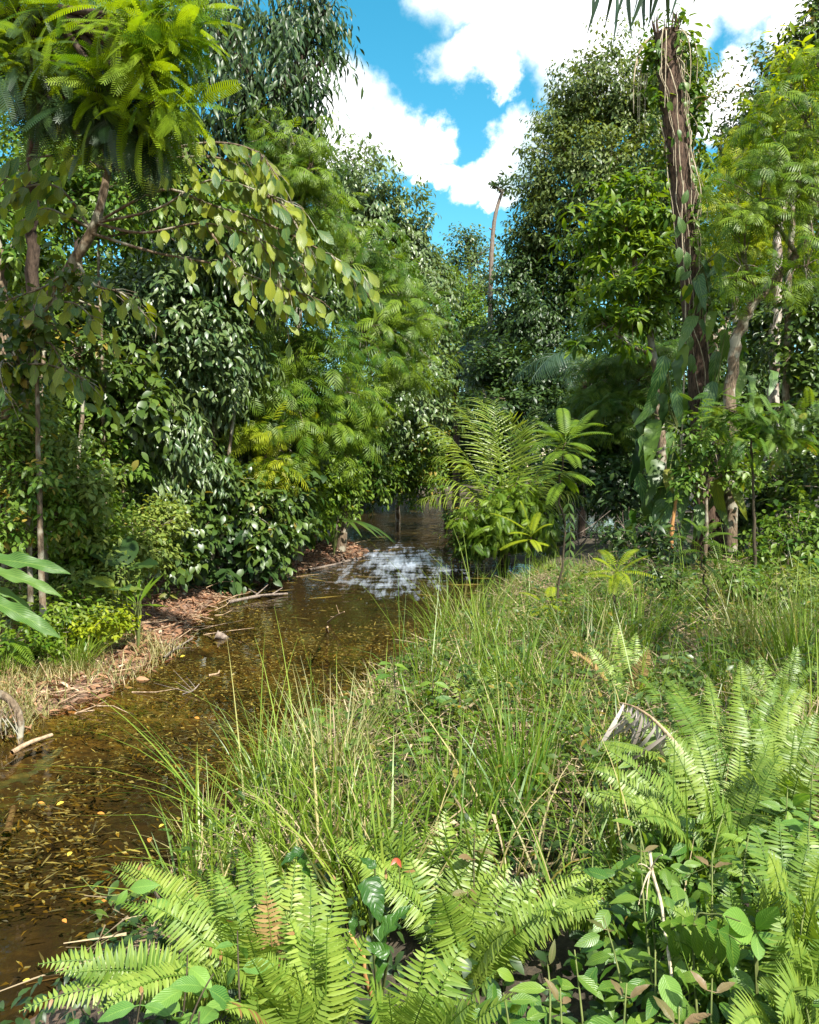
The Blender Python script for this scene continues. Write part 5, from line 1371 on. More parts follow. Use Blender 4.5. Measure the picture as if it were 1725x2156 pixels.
def water_weed():
    U = rng.uniform
    n = 420000
    x = U(-9, 6, n); y = 2.2 + 22 * U(0, 1, n) ** 1.4
    d = shore_dist(x, y)
    p = np.clip(1.5 * clump(x, y, 1.0, 1.0) - .15 + .5 * np.sin(x * 5 + 2 * np.sin(y * 3)) * np.sin(y * 6 + x * 2), 0.04, 1)
    p *= np.clip(1.25 - (y - 8) / 11.0, .05, 1) * np.where((y > 11) & (x > -.18 * y), .14, 1) * np.clip((y - 2.2) / 2.6, .35, 1)
    ok = (d < .02) & (U(0, 1, n) < p)
    x, y, d = x[ok], y[ok], d[ok]; n = len(x)
    bed = height(x, y)
    z = np.where(U(0, 1, n) < .55, U(.000, .006, n), np.maximum(bed * U(.1, .9, n), -.2))
    az = U(0, 2 * PI, n); el = rng.normal(0, .10, n)
    dd = np.stack([np.cos(az), np.sin(az) * .6, el], -1)
    b = Batch()
    st = rng.random(n) < .28        # half of it stringy
    place(b, leaf_tpl(2, .11, 'lance', .1, .05), np.stack([x, y, z], -1)[st], dd[st] * [1, .5, 1], np.array([0, 0, 1.0]) + rng.normal(0, .2, (st.sum(), 3)), U(.04, .12, st.sum()), np.clip(rng.normal(.28, .2, st.sum()), 0, .93))
    x, y, z, dd, n = x[~st], y[~st], z[~st], dd[~st], int((~st).sum())
    place(b, T_FAR, np.stack([x, y, z], -1), dd, np.array([0, 0, 1.0]) + rng.normal(0, .22, (n, 3)), U(.015, .06, n), np.clip(rng.normal(.40, .2, n), 0, .97), W=U(.4, 1.3, n))
    kind(b.build('water_weed', 'weed'), 'stuff', 'olive-brown water weed and rotting leaves floating in the creek', 'water weed')
    # stringy floating debris in the far pool
    b = Batch()
    m = 700
    x = U(-4, 9, m); y = U(11, 40, m); ok = (shore_dist(x, y) < 0) & (clump(x, y, .6, 3) > .35); x, y = x[ok], y[ok]; m = len(x)
    az = rng.normal(0, .5, m)
    place(b, leaf_tpl(2, .10, 'strip', 0, 0), np.stack([x, y, U(.002, .008, m)], -1), np.stack([np.cos(az), np.sin(az), 0 * az], -1), [0, 0, 1.0], U(.15, .6, m), U(0, .95, m))
    kind(b.build('floating_debris', 'weed'), 'stuff', 'thin floating debris on the far pool', 'debris')
    b = Batch()
    m = 2600
    x = U(4, 11, m); y = U(17, 40, m); ok = (shore_dist(x, y) < -.1) & (clump(x, y, 1, 1) > .45); x, y = x[ok], y[ok]; m = len(x); az = U(0, 6.28, m)
    place(b, T_HEART, np.stack([x, y, U(.002, .008, m)], -1), np.stack([np.cos(az), np.sin(az), 0 * az], -1), [0, 0, 1.0], U(.08, .18, m), U(0, .95, m))
    kind(b.build('lily_pads', 'pad'), 'stuff', 'small floating pads on the dark water at right', 'lily pads')
grass_cover()
water_weed()

# ---- grass tussocks one can tell apart
def tussock(label, px, py, Y, n, ht, spread=.10, mt='grass', lean=(0, .35), curl=(0, .5), wd=(.007, .013), name='grass_tussock', z=None, cat='grass tussock'):
    c = P(px, py, Y); c[2] = hz(c[0], c[1]) if z is None else z
    U = rng.uniform
    a = U(0, 2 * PI, n); r = spread * np.sqrt(U(0, 1, n))
    x = c[0] + np.cos(a) * r; y = c[1] + np.sin(a) * r
    O = np.stack([x, y, height(x, y) - .01 if z is None else np.full(n, z)], -1)
    b = Batch()
    blades(b, O, ht * U(.5, 1.1, n), U(*wd, n), U(*lean, n), U(*curl, n), np.where(U(0, 1, n) < .05, .97, np.clip(rng.normal(.45, .22, n), 0, .9)), seg=7, dirs=a + rng.normal(0, .8, n))
    return tag(b.build(name, mt, None, c), label, cat, 'tall grass tussocks')
tussock('tall green grass tussock leaning over the near water, leftmost on the right bank', 575, 1650, 4.3, 150, .78, .13, curl=(0, .55))
tussock('sparse bent grass tussock with long blades reaching across the near water', 520, 1740, 3.9, 26, 1.1, .10, lean=(.4, .8), curl=(.2, .8))
tussock('fan-shaped grass tussock with straw at its base, right of the leftmost one', 700, 1700, 4.1, 130, .72, .13, mt='lgrass', lean=(.1, .6))
tussock('upright bright grass tussock directly behind the tallest foreground ferns', 960, 1740, 3.5, 90, .66, .12, lean=(0, .25), curl=(0, .35))
tussock('upright grass tussock with broad blades right of the one behind the ferns', 1090, 1700, 3.7, 110, .75, .12, lean=(0, .3), curl=(0, .35))
tussock('dense vivid grass tussock in the middle of the meadow below the slim sapling', 1090, 1500, 5.2, 150, .70, .16, lean=(0, .45))
tussock('tall thin grass tussock at the edge of the dark water', 950, 1340, 8.2, 120, .95, .2, lean=(0, .5))
tussock('long-bladed grass tussock right of the one at the dark water', 1000, 1360, 7.9, 90, .9, .2, mt='lgrass', lean=(.1, .6))
tussock('blue-green broad-bladed tussock among the right-hand ferns', 1480, 1530, 3.9, 46, .5, .08, lean=(0, .5), wd=(.012, .018))
tussock('high grass tussock at the right edge of the meadow', 1680, 1400, 6.2, 150, 1.0, .22, lean=(0, .45))
tussock('yellowish grass tussock left of the one at the right edge', 1590, 1380, 6.6, 120, .9, .2, mt='lgrass', lean=(0, .5))
tussock('deep green broad tussock behind the dead grey frond', 1330, 1330, 7.0, 170, .85, .28, lean=(0, .45))
tussock('short vivid green grass tussock alone on the left bank', 160, 1450, 8.0, 190, .52, .17, lean=(0, .6), curl=(.1, .8))
tussock('thin green grass tussock at the left edge above the pale root', 0, 1440, 7.4, 90, .40, .14, lean=(0, .5))
tussock('few upright blades standing in the shallow near water behind the low ferns', 385, 1960, 3.4, 16, .62, .07, lean=(0, .45), curl=(0, .4), wd=(.01, .016))
tussock('wispy tussock right of the slim sapling foot', 1235, 1420, 6.0, 100, .75, .18, mt='lgrass', lean=(.1, .6))

# ================================================================== FERNS
def fern(label, base, fronds, mt='fern', group='sword ferns of the near bank', npair=44, W=.085, droop=.12, tpl=None):
    """fronds: (tip px, tip py, tip Y, arch, roll) from one crown; every frond a part"""
    base = np.asarray(base, float)
    root = thing('fern', label, 'fern', base, group)
    tp = tpl or T_FPIN
    fronds = list(fronds)
    for f in list(fronds):
        if rng.random() < .7:
            g_ = list(f) + [.25] * (4 - len(f)) + ([1.0] if len(f) < 5 else [])
            fronds.append((f[0] + rng.normal(0, 38), f[1] + rng.uniform(-10, 60), f[2] + rng.normal(0, .08), g_[3] + rng.normal(.03, .05), g_[4] * rng.uniform(.75, 1)))
    for f in fronds:
        tip = P(f[0], f[1], f[2]); arch = f[3] if len(f) > 3 else .25; w = W * (f[4] if len(f) > 4 else 1.0)
        b = Batch()
        p0 = base + rng.normal(0, .025, 3) * [1, 1, 0]
        ln = np.linalg.norm(tip - p0)
        ctrl = 0.55 * p0 + 0.45 * tip + np.array([0, 0, arch * ln])
        q = bez(p0, ctrl, tip, 24)
        tube(b, q, .0035, .0012, 5, a=.05, cap=False)
        n = max(16, int(npair * 1.25 * ln / .8))
        g = np.linspace(0, 1, 24); ts = np.linspace(.10, .995, n)
        o = np.stack([np.interp(ts, g, q[:, i]) for i in range(3)], -1)
        tan = unit(np.stack([np.interp(ts, g, np.gradient(q[:, i])) for i in range(3)], -1))
        # frond face turned partly to the light
        face = unit(np.array([0.10, -0.55, 0.75]) + rng.normal(0, .22, 3))
        side = unit(np.cross(tan, face)); nn = np.cross(side, tan)
        prof = np.minimum(1, ((1.0 - ts) / .42) ** .8) * np.minimum(1, (ts + .10) / .32)
        a0 = rng.normal(.5, .15)
        for s in (-1, 1):
            miss = (rng.random(n) > .03) & ~((ts > rng.uniform(.1, .9)) & (ts < rng.uniform(.1, .9) + .05) & (rng.random() < .3))
            ang = np.radians(80 - 22 * ts ** 3 + rng.normal(0, 4, n))
            d = np.cos(ang)[:, None] * tan + np.sin(ang)[:, None] * side * s + np.array([0, 0, -1.0]) * (droop + rng.normal(0, .07, n))[:, None]
            nv = nn + side * s * rng.normal(-.05, .16, n)[:, None] + tan * rng.normal(.15, .14, n)[:, None]
            l = w * prof * rng.uniform(.90, 1.06, n) + .004
            V0 = b.n
            place(b, tp, o[miss], d[miss], nv[miss], l[miss], np.where(rng.random(n) < .012 + .05 * (ts > .96), .97, np.clip(a0 + rng.normal(0, .14, n), 0, .9))[miss], W=np.clip(.0125 / np.maximum(l, .012) / .2 * .85, .6, 1.7)[miss])
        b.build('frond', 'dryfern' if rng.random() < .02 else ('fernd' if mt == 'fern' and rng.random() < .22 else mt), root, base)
    return root
def FB(px, py, Y):
    p = P(px, py, Y); p[2] = hz(p[0], p[1]) + .02; return p
# bottom left, reaching over the water
fern('low fern reaching left over the dark water at the bottom left', FB(520, 2100, 2.45),
     [(80, 2030, 2.3, .22), (235, 1825, 2.75, .30), (315, 1835, 2.8, .40, .8), (40, 2130, 2.1, .30, .8), (140, 2050, 2.15, .2), (420, 1850, 2.7, .3, .8), (230, 1895, 2.6, .25, .6), (300, 1900, 2.5, .3), (180, 2100, 2.05, .3, .8), (390, 1880, 2.6, .25, .8), (470, 1930, 2.2, .2)])
fern('tall fern with upright fronds in the left of the foreground group', FB(590, 2150, 2.35),
     [(505, 1790, 2.75, .10), (545, 1760, 2.8, .10), (440, 1830, 2.7, .15), (600, 1830, 2.6, .08), (480, 1870, 2.5, .1), (650, 1800, 2.7, .1), (560, 1880, 2.4, .05), (520, 1960, 2.1, .1), (420, 1990, 2.1, .25)])
fern('pale fern with two long overlapping fronds at the bottom centre left', FB(660, 2230, 2.05),
     [(655, 1850, 2.25, .08, 1.25), (710, 1840, 2.3, .08, 1.2), (600, 1920, 2.1, .1, 1.1), (560, 2010, 1.9, .15, 1.1), (690, 1930, 2.0, .06, 1.1), (740, 1960, 2.05, .1), (520, 2070, 1.8, .2), (620, 2030, 1.75, .1)])
fern('tallest fern with a pale silvery frond in the centre of the foreground', FB(930, 2060, 2.7),
     [(940, 1705, 3.0, .08, 1.1), (900, 1730, 3.05, .08), (830, 1700, 3.1, .1), (790, 1730, 3.0, .12), (1020, 1700, 3.0, .10), (1045, 1760, 2.95, .12), (745, 1750, 3.0, .15), (700, 1760, 2.95, .2), (985, 1790, 2.8, .08), (860, 1800, 2.8, .06), (1080, 1820, 2.8, .15), (780, 1830, 2.7, .12)])
fern('bright fern with fronds leaning right in the centre of the foreground', FB(980, 2150, 2.5),
     [(1135, 1840, 2.65, .12, 1.05), (1080, 1850, 2.6, .1, 1.1), (1020, 1860, 2.5, .08, 1.1), (1255, 1840, 2.7, .18), (1285, 1885, 2.5, .22), (1190, 1900, 2.45, .2), (1100, 1960, 2.3, .15), (940, 1890, 2.45, .06)])
fern('big fern with fronds arching from the bottom edge toward the centre right', FB(830, 2290, 1.95),
     [(975, 1985, 2.05, .10, 1.25), (1045, 2045, 1.9, .14, 1.1), (900, 1990, 2.05, .08, 1.2), (1000, 2110, 1.75, .2, 1.05), (860, 2080, 1.8, .06, 1.1), (780, 2060, 1.8, .1, 1.1), (930, 2150, 1.65, .15)])
fern('fern cut by the bottom edge left of the arrow-leaved plant', FB(600, 2330, 1.85),
     [(540, 2080, 1.85, .1), (480, 2110, 1.8, .15), (690, 2080, 1.8, .1, 1.1), (640, 2090, 1.75, .08), (440, 2160, 1.7, .2), (740, 2120, 1.7, .15)], mt='fernd')
# right hand ferns
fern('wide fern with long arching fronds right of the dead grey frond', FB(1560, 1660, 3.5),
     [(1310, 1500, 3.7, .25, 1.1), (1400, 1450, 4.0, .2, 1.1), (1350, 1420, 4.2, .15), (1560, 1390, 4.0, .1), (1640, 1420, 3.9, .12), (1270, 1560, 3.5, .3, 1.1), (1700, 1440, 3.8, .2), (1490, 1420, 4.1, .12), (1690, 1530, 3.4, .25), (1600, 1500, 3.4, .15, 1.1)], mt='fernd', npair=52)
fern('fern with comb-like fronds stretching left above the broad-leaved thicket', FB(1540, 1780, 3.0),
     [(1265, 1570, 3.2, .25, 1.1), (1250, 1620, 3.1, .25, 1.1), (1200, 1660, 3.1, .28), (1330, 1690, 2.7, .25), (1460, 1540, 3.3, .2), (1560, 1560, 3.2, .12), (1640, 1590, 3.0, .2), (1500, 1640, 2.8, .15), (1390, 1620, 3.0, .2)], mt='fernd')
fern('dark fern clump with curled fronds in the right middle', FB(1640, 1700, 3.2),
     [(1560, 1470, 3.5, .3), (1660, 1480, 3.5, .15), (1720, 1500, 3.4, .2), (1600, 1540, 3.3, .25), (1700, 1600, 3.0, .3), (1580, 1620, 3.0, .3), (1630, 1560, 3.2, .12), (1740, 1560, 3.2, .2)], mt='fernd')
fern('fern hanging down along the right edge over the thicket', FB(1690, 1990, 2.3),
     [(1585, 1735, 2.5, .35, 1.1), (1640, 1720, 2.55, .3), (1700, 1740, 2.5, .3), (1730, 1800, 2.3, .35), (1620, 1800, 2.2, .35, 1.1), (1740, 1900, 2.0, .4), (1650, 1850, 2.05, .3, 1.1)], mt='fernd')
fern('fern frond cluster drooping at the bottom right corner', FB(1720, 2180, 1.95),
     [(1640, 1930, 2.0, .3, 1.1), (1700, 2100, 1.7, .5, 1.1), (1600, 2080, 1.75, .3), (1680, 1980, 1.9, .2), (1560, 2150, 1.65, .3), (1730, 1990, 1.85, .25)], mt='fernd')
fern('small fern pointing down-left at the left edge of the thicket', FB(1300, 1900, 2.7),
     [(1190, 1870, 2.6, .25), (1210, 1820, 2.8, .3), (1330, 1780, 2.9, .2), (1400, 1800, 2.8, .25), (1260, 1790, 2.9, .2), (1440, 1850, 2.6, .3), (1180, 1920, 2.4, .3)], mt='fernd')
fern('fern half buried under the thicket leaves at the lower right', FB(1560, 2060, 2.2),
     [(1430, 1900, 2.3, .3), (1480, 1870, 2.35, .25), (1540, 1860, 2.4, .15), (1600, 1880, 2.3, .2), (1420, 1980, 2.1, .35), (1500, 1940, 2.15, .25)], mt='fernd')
fern('slender upright fern in the meadow left of the dead grey frond', FB(1320, 1480, 5.2),
     [(1295, 1310, 5.5, .08), (1240, 1360, 5.3, .15), (1200, 1370, 5.2, .25), (1340, 1330, 5.5, .08), (1365, 1360, 5.3, .12), (1260, 1400, 5.0, .25), (1400, 1400, 5.0, .2)], tpl=T_FPIN2, group='meadow ferns')
fern('small fern in the grass behind the dark-stemmed herb', FB(1010, 1520, 5.0),
     [(1000, 1400, 5.2, .1), (1040, 1400, 5.2, .1), (950, 1430, 5.1, .2), (1070, 1440, 5.0, .2), (1090, 1490, 4.8, .3)], tpl=T_FPIN2, group='meadow ferns')
fern('fern rising above the grass at the right side of the meadow', FB(1640, 1480, 5.0),
     [(1570, 1400, 5.1, .2), (1600, 1380, 5.2, .15), (1680, 1360, 5.2, .12), (1720, 1400, 5.0, .2), (1540, 1450, 4.8, .25), (1650, 1420, 4.9, .1)], tpl=T_FPIN2, group='meadow ferns')

# ================================================================== FOREGROUND PLANTS
def V3(*a): return np.array(a, float)
# glossy arrow-leaved plant
def arrow_plant():
    base = FB(800, 2150, 2.35)
    Y = 2.3
    ls = [(P(770, 1850, Y), P(808, 1935, Y - .08), V3(.35, -.8, .5), .8), (P(800, 1990, Y - .05), P(806, 2070, Y - .12), V3(.6, -.8, .3), .62), (P(800, 1985, Y - .05), P(850, 1895, Y - .02), V3(-.7, -.6, .5), .55),
          (P(790, 1830, Y), P(760, 1800, Y + .02), V3(.6, -.7, .5), .7), (P(640, 1790, 2.6), P(590, 1812, 2.55), V3(0, -.5, .9), .55), (P(640, 1790, 2.6), P(645, 1860, 2.55), V3(-.7, -.7, .2), .5),
          (P(735, 2010, 2.2), P(700, 2075, 2.1), V3(.3, -.9, .4), .6), (P(820, 2010, 2.2), P(770, 1985, 2.2), V3(0, -.8, .6), .7), (P(750, 1930, 2.3), P(735, 1985, 2.25), V3(-.4, -.9, .2), .5)]
    ar = big_leaf_plant('arrow_leaved_plant', 'glossy dark plant with arrow-shaped leaves amid the foreground ferns', 'plant', base, ls, 'arum', leaf_tpl(12, .72, 'heart', .3, .3, wave=.08), 'stem', .007)
    b = Batch(); o = P(768, 2080, 2.25)
    tube(b, curve([P(782, 2095, 2.25), P(768, 2050, 2.22), P(765, 2010, 2.22), P(735, 1965, 2.25)], 14), .007, .004, 6)
    tag(b.build('orange_stem', 'ostem', None, o), 'bare orange curved stem leaning behind the arrow-leaved plant', 'stem')
arrow_plant()

def leaf_shoot(name, label, cat, base, tip, n, L, mt, tpl, group=None, stem_m='stem', r=.006, opp=True, young=None, W=1.0, el=.35, hang=.25, t0=.30, drift=0.0, spiral=1.57):
    """a leafy stem: opposite pairs of leaves, each leaf a part, young leaves at the tip"""
    base = np.asarray(base, float); tip = np.asarray(tip, float)
    root = thing(name, label, cat, base, group)
    ln = np.linalg.norm(tip - base)
    mid = 0.5 * (base + tip) + np.array([rng.normal(0, .06), rng.normal(0, .06), .18]) * ln
    w = bez(base, mid, tip, 22)
    sb = Batch(); tube(sb, w, r, r * .45, 6)
    sb.build('stem', stem_m, root, base, smooth=True)
    az0 = rng.uniform(0, 3)
    for i in range(n):
        t = t0 + (1 - t0) * (i + .5) / n
        k = min(20, int(t * 21)); o = w[k] + (w[k + 1] - w[k]) * rng.random() * .5
        tan = unit(w[k + 1] - w[k])
        for s in ((1, -1) if opp else ((1,) if i % 2 else (-1,))):
            az = az0 + i * spiral + (0 if s > 0 else PI) + rng.normal(0, .2)
            u = unit(np.cross(tan, [0.3, 1, .2])); v = np.cross(tan, u)
            sd = math.cos(az) * u + math.sin(az) * v
            d = sd + tan * el + np.array([0, -.15, -hang]) + rng.normal(0, .1, 3)
            nn = np.array([0.1, -.45, .9]) + tan * .3 + rng.normal(0, .2, 3)
            l = L * (1 - .35 * max(0, t - .75) / .25) * rng.uniform(.82, 1.12)
            lb = Batch()
            o2 = o + unit(d) * .012
            tube(lb, [o, o2], .0018, .0014, 4, cap=False)
            yy = young is not None and i >= n - 1
            place(lb, tpl, o2, d + (tan * 1.1 if yy else 0), nn, l * (.75 if yy else 1), np.clip(rng.normal(.45, .25), 0, .9), W=W * (.8 if yy else 1))
            lb.build('leaf', young if yy else mt, root, base, smooth=True)
    return root
# velvety broad-leaved plants, bottom left
BL = [((330, 2250, 1.9), (395, 2010, 2.05), 4, .115, 'broad', 'velvety light-green plant with broad veined leaves under the low fern, uppermost at the bottom left', .85),
      ((380, 2290, 1.75), (450, 2050, 1.85), 3, .125, 'broad', 'velvety plant with a big glowing yellow-green leaf at the bottom left', .9),
      ((250, 2290, 1.85), (300, 2090, 1.9), 3, .11, 'broad', 'velvety plant with drooping grey-green leaves at the lower left water edge', .8),
      ((430, 2340, 1.6), (420, 2130, 1.65), 3, .125, 'broad', 'velvety plant whose ribbed leaves are cut by the bottom edge at left', .85),
      ((170, 2330, 1.85), (150, 2120, 1.95), 4, .09, 'broad', 'small leafy plant with rounded dark leaves at the bottom left corner', .9),
      ((520, 2300, 1.8), (500, 1960, 2.1), 4, .09, 'broad', 'taller velvety plant with light leaves between the ferns at left', .8)]
for (bq, tq, n, L, mt, lab, W) in BL:
    leaf_shoot('velvety_plant', lab, 'plant', FB(*bq), P(*tq), n, L, mt, T_BROAD, 'velvety plants at the bottom left', 'dstem', .004, W=W, el=.2, hang=.3, t0=.45)
# tendril over the water
def tendril():
    Y = 2.6
    o = FB(420, 2090, 2.5)
    root = thing('tendril', 'thin twining tendril with four small leaves reaching up over the dark water', 'vine', o)
    w = curve([o, P(355, 1985, Y), P(342, 1945, Y), P(320, 1905, Y), P(283, 1872, Y), P(245, 1885, Y), P(205, 1880, Y), P(185, 1862, Y), P(170, 1845, Y)], 48)
    sb = Batch(); tube(sb, w, .003, .0012, 5); sb.build('stem', 'stem', root, o)
    for (a, b_, c, d) in [((318, 1905), (320, 1950), 0, .9), ((322, 1903), (352, 1900), .8, .7), ((268, 1873), (245, 1910), 0, .9), ((275, 1870), (325, 1862), .6, .7)]:
        lb = Batch(); p = P(*a, Y); q = P(*b_, Y - .03)
        place(lb, T_LAN6, p, q - p, V3(.2, -.9, c), np.linalg.norm(q - p) * 1.05, .6, W=1.5)
        lb.build('leaf', 'broad', root, o, smooth=True)
tendril()

# the broad-leaved thicket, bottom right: every stem a plant of its own
TH = [
 ((1390, 2060, 2.2), (1330, 1690, 2.75), 6, .095, 'thick', T_THICK, None, 'vine-like plant with pointed leaves, tallest at the left of the thicket', .95),
 ((1400, 2120, 2.1), (1350, 1770, 2.5), 5, .105, 'thick', T_THICK, 'pink', 'plant with brownish young leaves at its tip above the pale dead stem', .95),
 ((1500, 2060, 2.2), (1500, 1795, 2.45), 4, .125, 'thick', T_BROAD, 'pink', 'ribbed-leaved plant with a pink crown of young leaves mid-thicket', .85),
 ((1570, 2000, 2.4), (1580, 1750, 2.7), 4, .085, 'thick', T_THICK, None, 'climber with paired leaves curving up by the right-hand ferns', .95),
 ((1480, 1950, 2.5), (1530, 1700, 2.9), 4, .09, 'thick', T_THICK, None, 'leafy stem among the dark comb-like fronds', .9),
 ((1330, 2200, 2.0), (1270, 1930, 2.3), 4, .10, 'thick', T_BROAD, 'pink', 'plant with a reddish shoot at the left foot of the thicket', .85),
 ((1250, 2260, 1.9), (1210, 2000, 2.15), 4, .105, 'thick', T_THICK, None, 'low plant with pale oval leaves beside the arching fern, bottom right of centre', .95),
 ((1130, 2300, 1.85), (1150, 2010, 2.1), 4, .10, 'thick', T_THICK, 'pink', 'plant with long narrow drooping leaves next to the bottom fern', .8),
 ((1090, 2330, 1.75), (1060, 2090, 1.9), 4, .10, 'thick', T_THICK, None, 'dark-leaved plant at the bottom edge right of the big fern', .95),
 ((1200, 2340, 1.75), (1180, 2080, 1.9), 4, .11, 'thick', T_BROAD, 'pink', 'ribbed plant with a pinkish pair of young leaves near the bottom edge', .8),
 ((1300, 2340, 1.75), (1320, 2070, 1.9), 4, .115, 'thick', T_BROAD, 'pink', 'plant with boat-shaped ribbed leaves right of the pinkish pair at the bottom', .8),
 ((1420, 2340, 1.7), (1430, 2120, 1.85), 3, .12, 'thick', T_BROAD, 'pink', 'plant with upright bronze shoots close to the bottom edge', .8),
 ((1500, 2330, 1.75), (1500, 2060, 1.9), 4, .105, 'thick', T_BROAD, 'pink', 'plant with two purplish shoot tips at the bottom right', .8),
 ((1600, 2330, 1.75), (1580, 2100, 1.85), 4, .10, 'thick', T_THICK, None, 'plant with smooth dark leaves under the right-edge fern', .95),
 ((1700, 2330, 1.7), (1690, 2090, 1.85), 4, .11, 'thick', T_THICK, None, 'plant with upright oval leaves in the bottom right corner', .95),
 ((1660, 2140, 2.0), (1700, 1890, 2.2), 4, .105, 'thick', T_THICK, None, 'plant with light wavy leaves at the right edge beside the hanging fern', 1.1),
 ((1450, 2160, 2.1), (1440, 1920, 2.25), 5, .10, 'thick', T_THICK, None, 'dark pointed-leaved plant immediately right of the pale dead stem', .8),
 ((1380, 2240, 1.95), (1380, 2000, 2.1), 4, .11, 'thick', T_THICK, None, 'plant with long drooping paired leaves left of the pale dead stem foot', .85),
 ((1640, 1850, 2.8), (1660, 1640, 3.0), 4, .10, 'thick', T_THICK, None, 'leafy stem with one large rounded leaf at the right edge above the ferns', 1.0),
 ((1700, 1800, 2.7), (1715, 1590, 2.9), 4, .11, 'broad', T_BROAD, 'pink', 'plant with reddish-grey young leaves at the right edge', .8),
 ((1440, 1860, 2.9), (1440, 1680, 3.1), 4, .075, 'thick', T_THICK, None, 'small leafy stem under the fronds stretching left', .95),
 ((1250, 1960, 2.5), (1250, 1780, 2.8), 4, .07, 'thick', T_THICK, None, 'small herb with pale leaves between the straw and the thicket', 1.0),
]
for (bq, tq, n, L, mt, tp, yg, lab, W) in TH:
    leaf_shoot('thicket_plant', lab, 'plant', FB(*bq), P(*tq), n, L, mt, tp, 'broad-leaved plants of the right-hand thicket', 'stem', .0045, young=yg, W=W, t0=.30, hang=.35)
# five fingered bright leaf
def palmate():
    base = FB(1600, 2130, 2.15); c = P(1590, 1960, 2.15)
    ls = []
    for (tx, ty) in [(1545, 1930), (1548, 1968), (1600, 2010), (1640, 1985), (1630, 1925)]:
        q = P(tx, ty, 2.08); ls.append((c + (q - c) * .08, c + (q - c) * 1.12, V3(.05, -.75, .65), 1.0))
    big_leaf_plant('five_fingered_plant', 'bright green leaf of five fingers standing out of the dark thicket', 'plant', base, ls, 'broad', leaf_tpl(8, .46, 'obov', .14, .15), 'stem', .004)
palmate()
def pinnate_dark():
    base = FB(1480, 2200, 2.05)
    root = thing('pinnate_plant', 'arching leaf with paired dark-green pointed leaflets across the thicket', 'plant', base)
    w = curve([base, P(1460, 1960, 2.15), P(1500, 1925, 2.12), P(1560, 1940, 2.05)], 24)
    sb = Batch(); tube(sb, w, .004, .002, 5); sb.build('stem', 'stem', root, base)
    w2 = bez(P(1400, 1960, 2.15), P(1480, 1925, 2.1), P(1560, 1985, 2.0), 14)
    sb = Batch(); tube(sb, w2, .003, .0015, 5); sb.build('stem', 'stem', root, base)
    for i in range(1, 13, 2):
        for s in (-1, 1):
            lb = Batch(); d = V3(.25 if s > 0 else -.1, -.3, -1.0 if s > 0 else .2)
            place(lb, T_LAN6, w2[i], d, V3(.2, -.9, .5), .10, rng.random() * .6, W=1.4)
            lb.build('leaflet', 'thick', root, base, smooth=True)
pinnate_dark()
# pale dead stem
def dead_stem():
    b = Batch()
    w = curve([P(1416, 2065, 2.05), P(1405, 1990, 2.15), P(1392, 1900, 2.3), P(1375, 1840, 2.42), P(1368, 1790, 2.5)], 30)
    o = w[0]
    tube(b, w, np.linspace(.0045, .0055, len(w)), None, 7, lump=.08)
    for e in ((1352, 1880), (1345, 1905), (1362, 1900), (1395, 1800), (1345, 1820)):
        tube(b, bez(P(1371, 1832, 2.43), P((1371 + e[0]) / 2 - 4, (1832 + e[1]) / 2 - 10, 2.42), P(*e, 2.36), 7), .003, .0015, 5)
    tag(b.build('withered_vine', 'vine', None, o), 'long pale dead stem slanting down through the thicket', 'stem')
    p, q = P(1398, 2052, 2.0), P(1432, 2135, 1.92)
    lb = Batch(); place(lb, T_BROAD, p, q - p, V3(-.2, -.9, .4), np.linalg.norm(q - p), .8, W=1.05)
    tag(lb.build('fallen_leaf', 'broad', None, p, smooth=True), 'ribbed yellow-green single leaf hanging at the foot of the pale dead stem', 'leaf')
dead_stem()
# dark-stemmed herbs in the middle ground
def herb(label, bq, tq, n, L, mt, tp, W=1.0, stem_m='dstem', r=.007, cat='herb', hang=.15, el=.2):
    leaf_shoot('herb', label, cat, FB(*bq), P(*tq), n, L, mt, tp, 'tall herbs of the middle ground', stem_m, r, W=W, t0=.45, hang=hang, el=el)
herb('dark-stemmed herb with toothed pointed leaves at the water edge', (832, 1500, 5.0), (826, 1390, 5.2), 5, .17, 'thick', T_LAN6, 1.3)
herb('second dark-stemmed herb, right and lower of the one at the water edge', (905, 1530, 4.8), (912, 1430, 4.9), 4, .16, 'thick', T_LAN6, 1.3)
herb('herb with yellowing leaves right of the two dark-stemmed herbs', (960, 1560, 4.6), (968, 1450, 4.8), 4, .15, 'hang', T_LAN6, 1.3)
herb('leafy herb with narrow pointed leaves in front of the dark-stemmed herbs', (900, 1640, 4.2), (920, 1530, 4.3), 6, .12, 'thick', T_LAN6, 1.1, 'stem')
herb('bluish-green rosette-topped plant among grass on the right', (1500, 1460, 5.2), (1492, 1335, 5.4), 5, .14, 'thick', T_LAN6, 1.0, 'stem')
herb('grey-green bushy herb left of the bluish rosette', (1430, 1460, 5.0), (1420, 1370, 5.2), 6, .11, 'silver', T_OV6, 1.1, 'stem')
herb('glossy dark herb in the gap below the vivid tussock', (1060, 1640, 4.2), (1050, 1560, 4.3), 5, .11, 'thick', T_LAN6, 1.3, 'stem')
herb('pale herb with rounded leaves below the dark gap', (1130, 1680, 3.9), (1120, 1600, 4.0), 5, .09, 'broad', T_OV6, 1.2, 'stem')
herb('little bright herb at the foot of the near tussocks', (800, 1720, 3.8), (790, 1640, 3.9), 5, .08, 'broad', T_OV6, 1.1, 'stem')
herb('leafy herb on the water edge between tussocks', (680, 1560, 5.0), (690, 1480, 5.1), 5, .12, 'thick', T_LAN6, 1.1, 'stem')
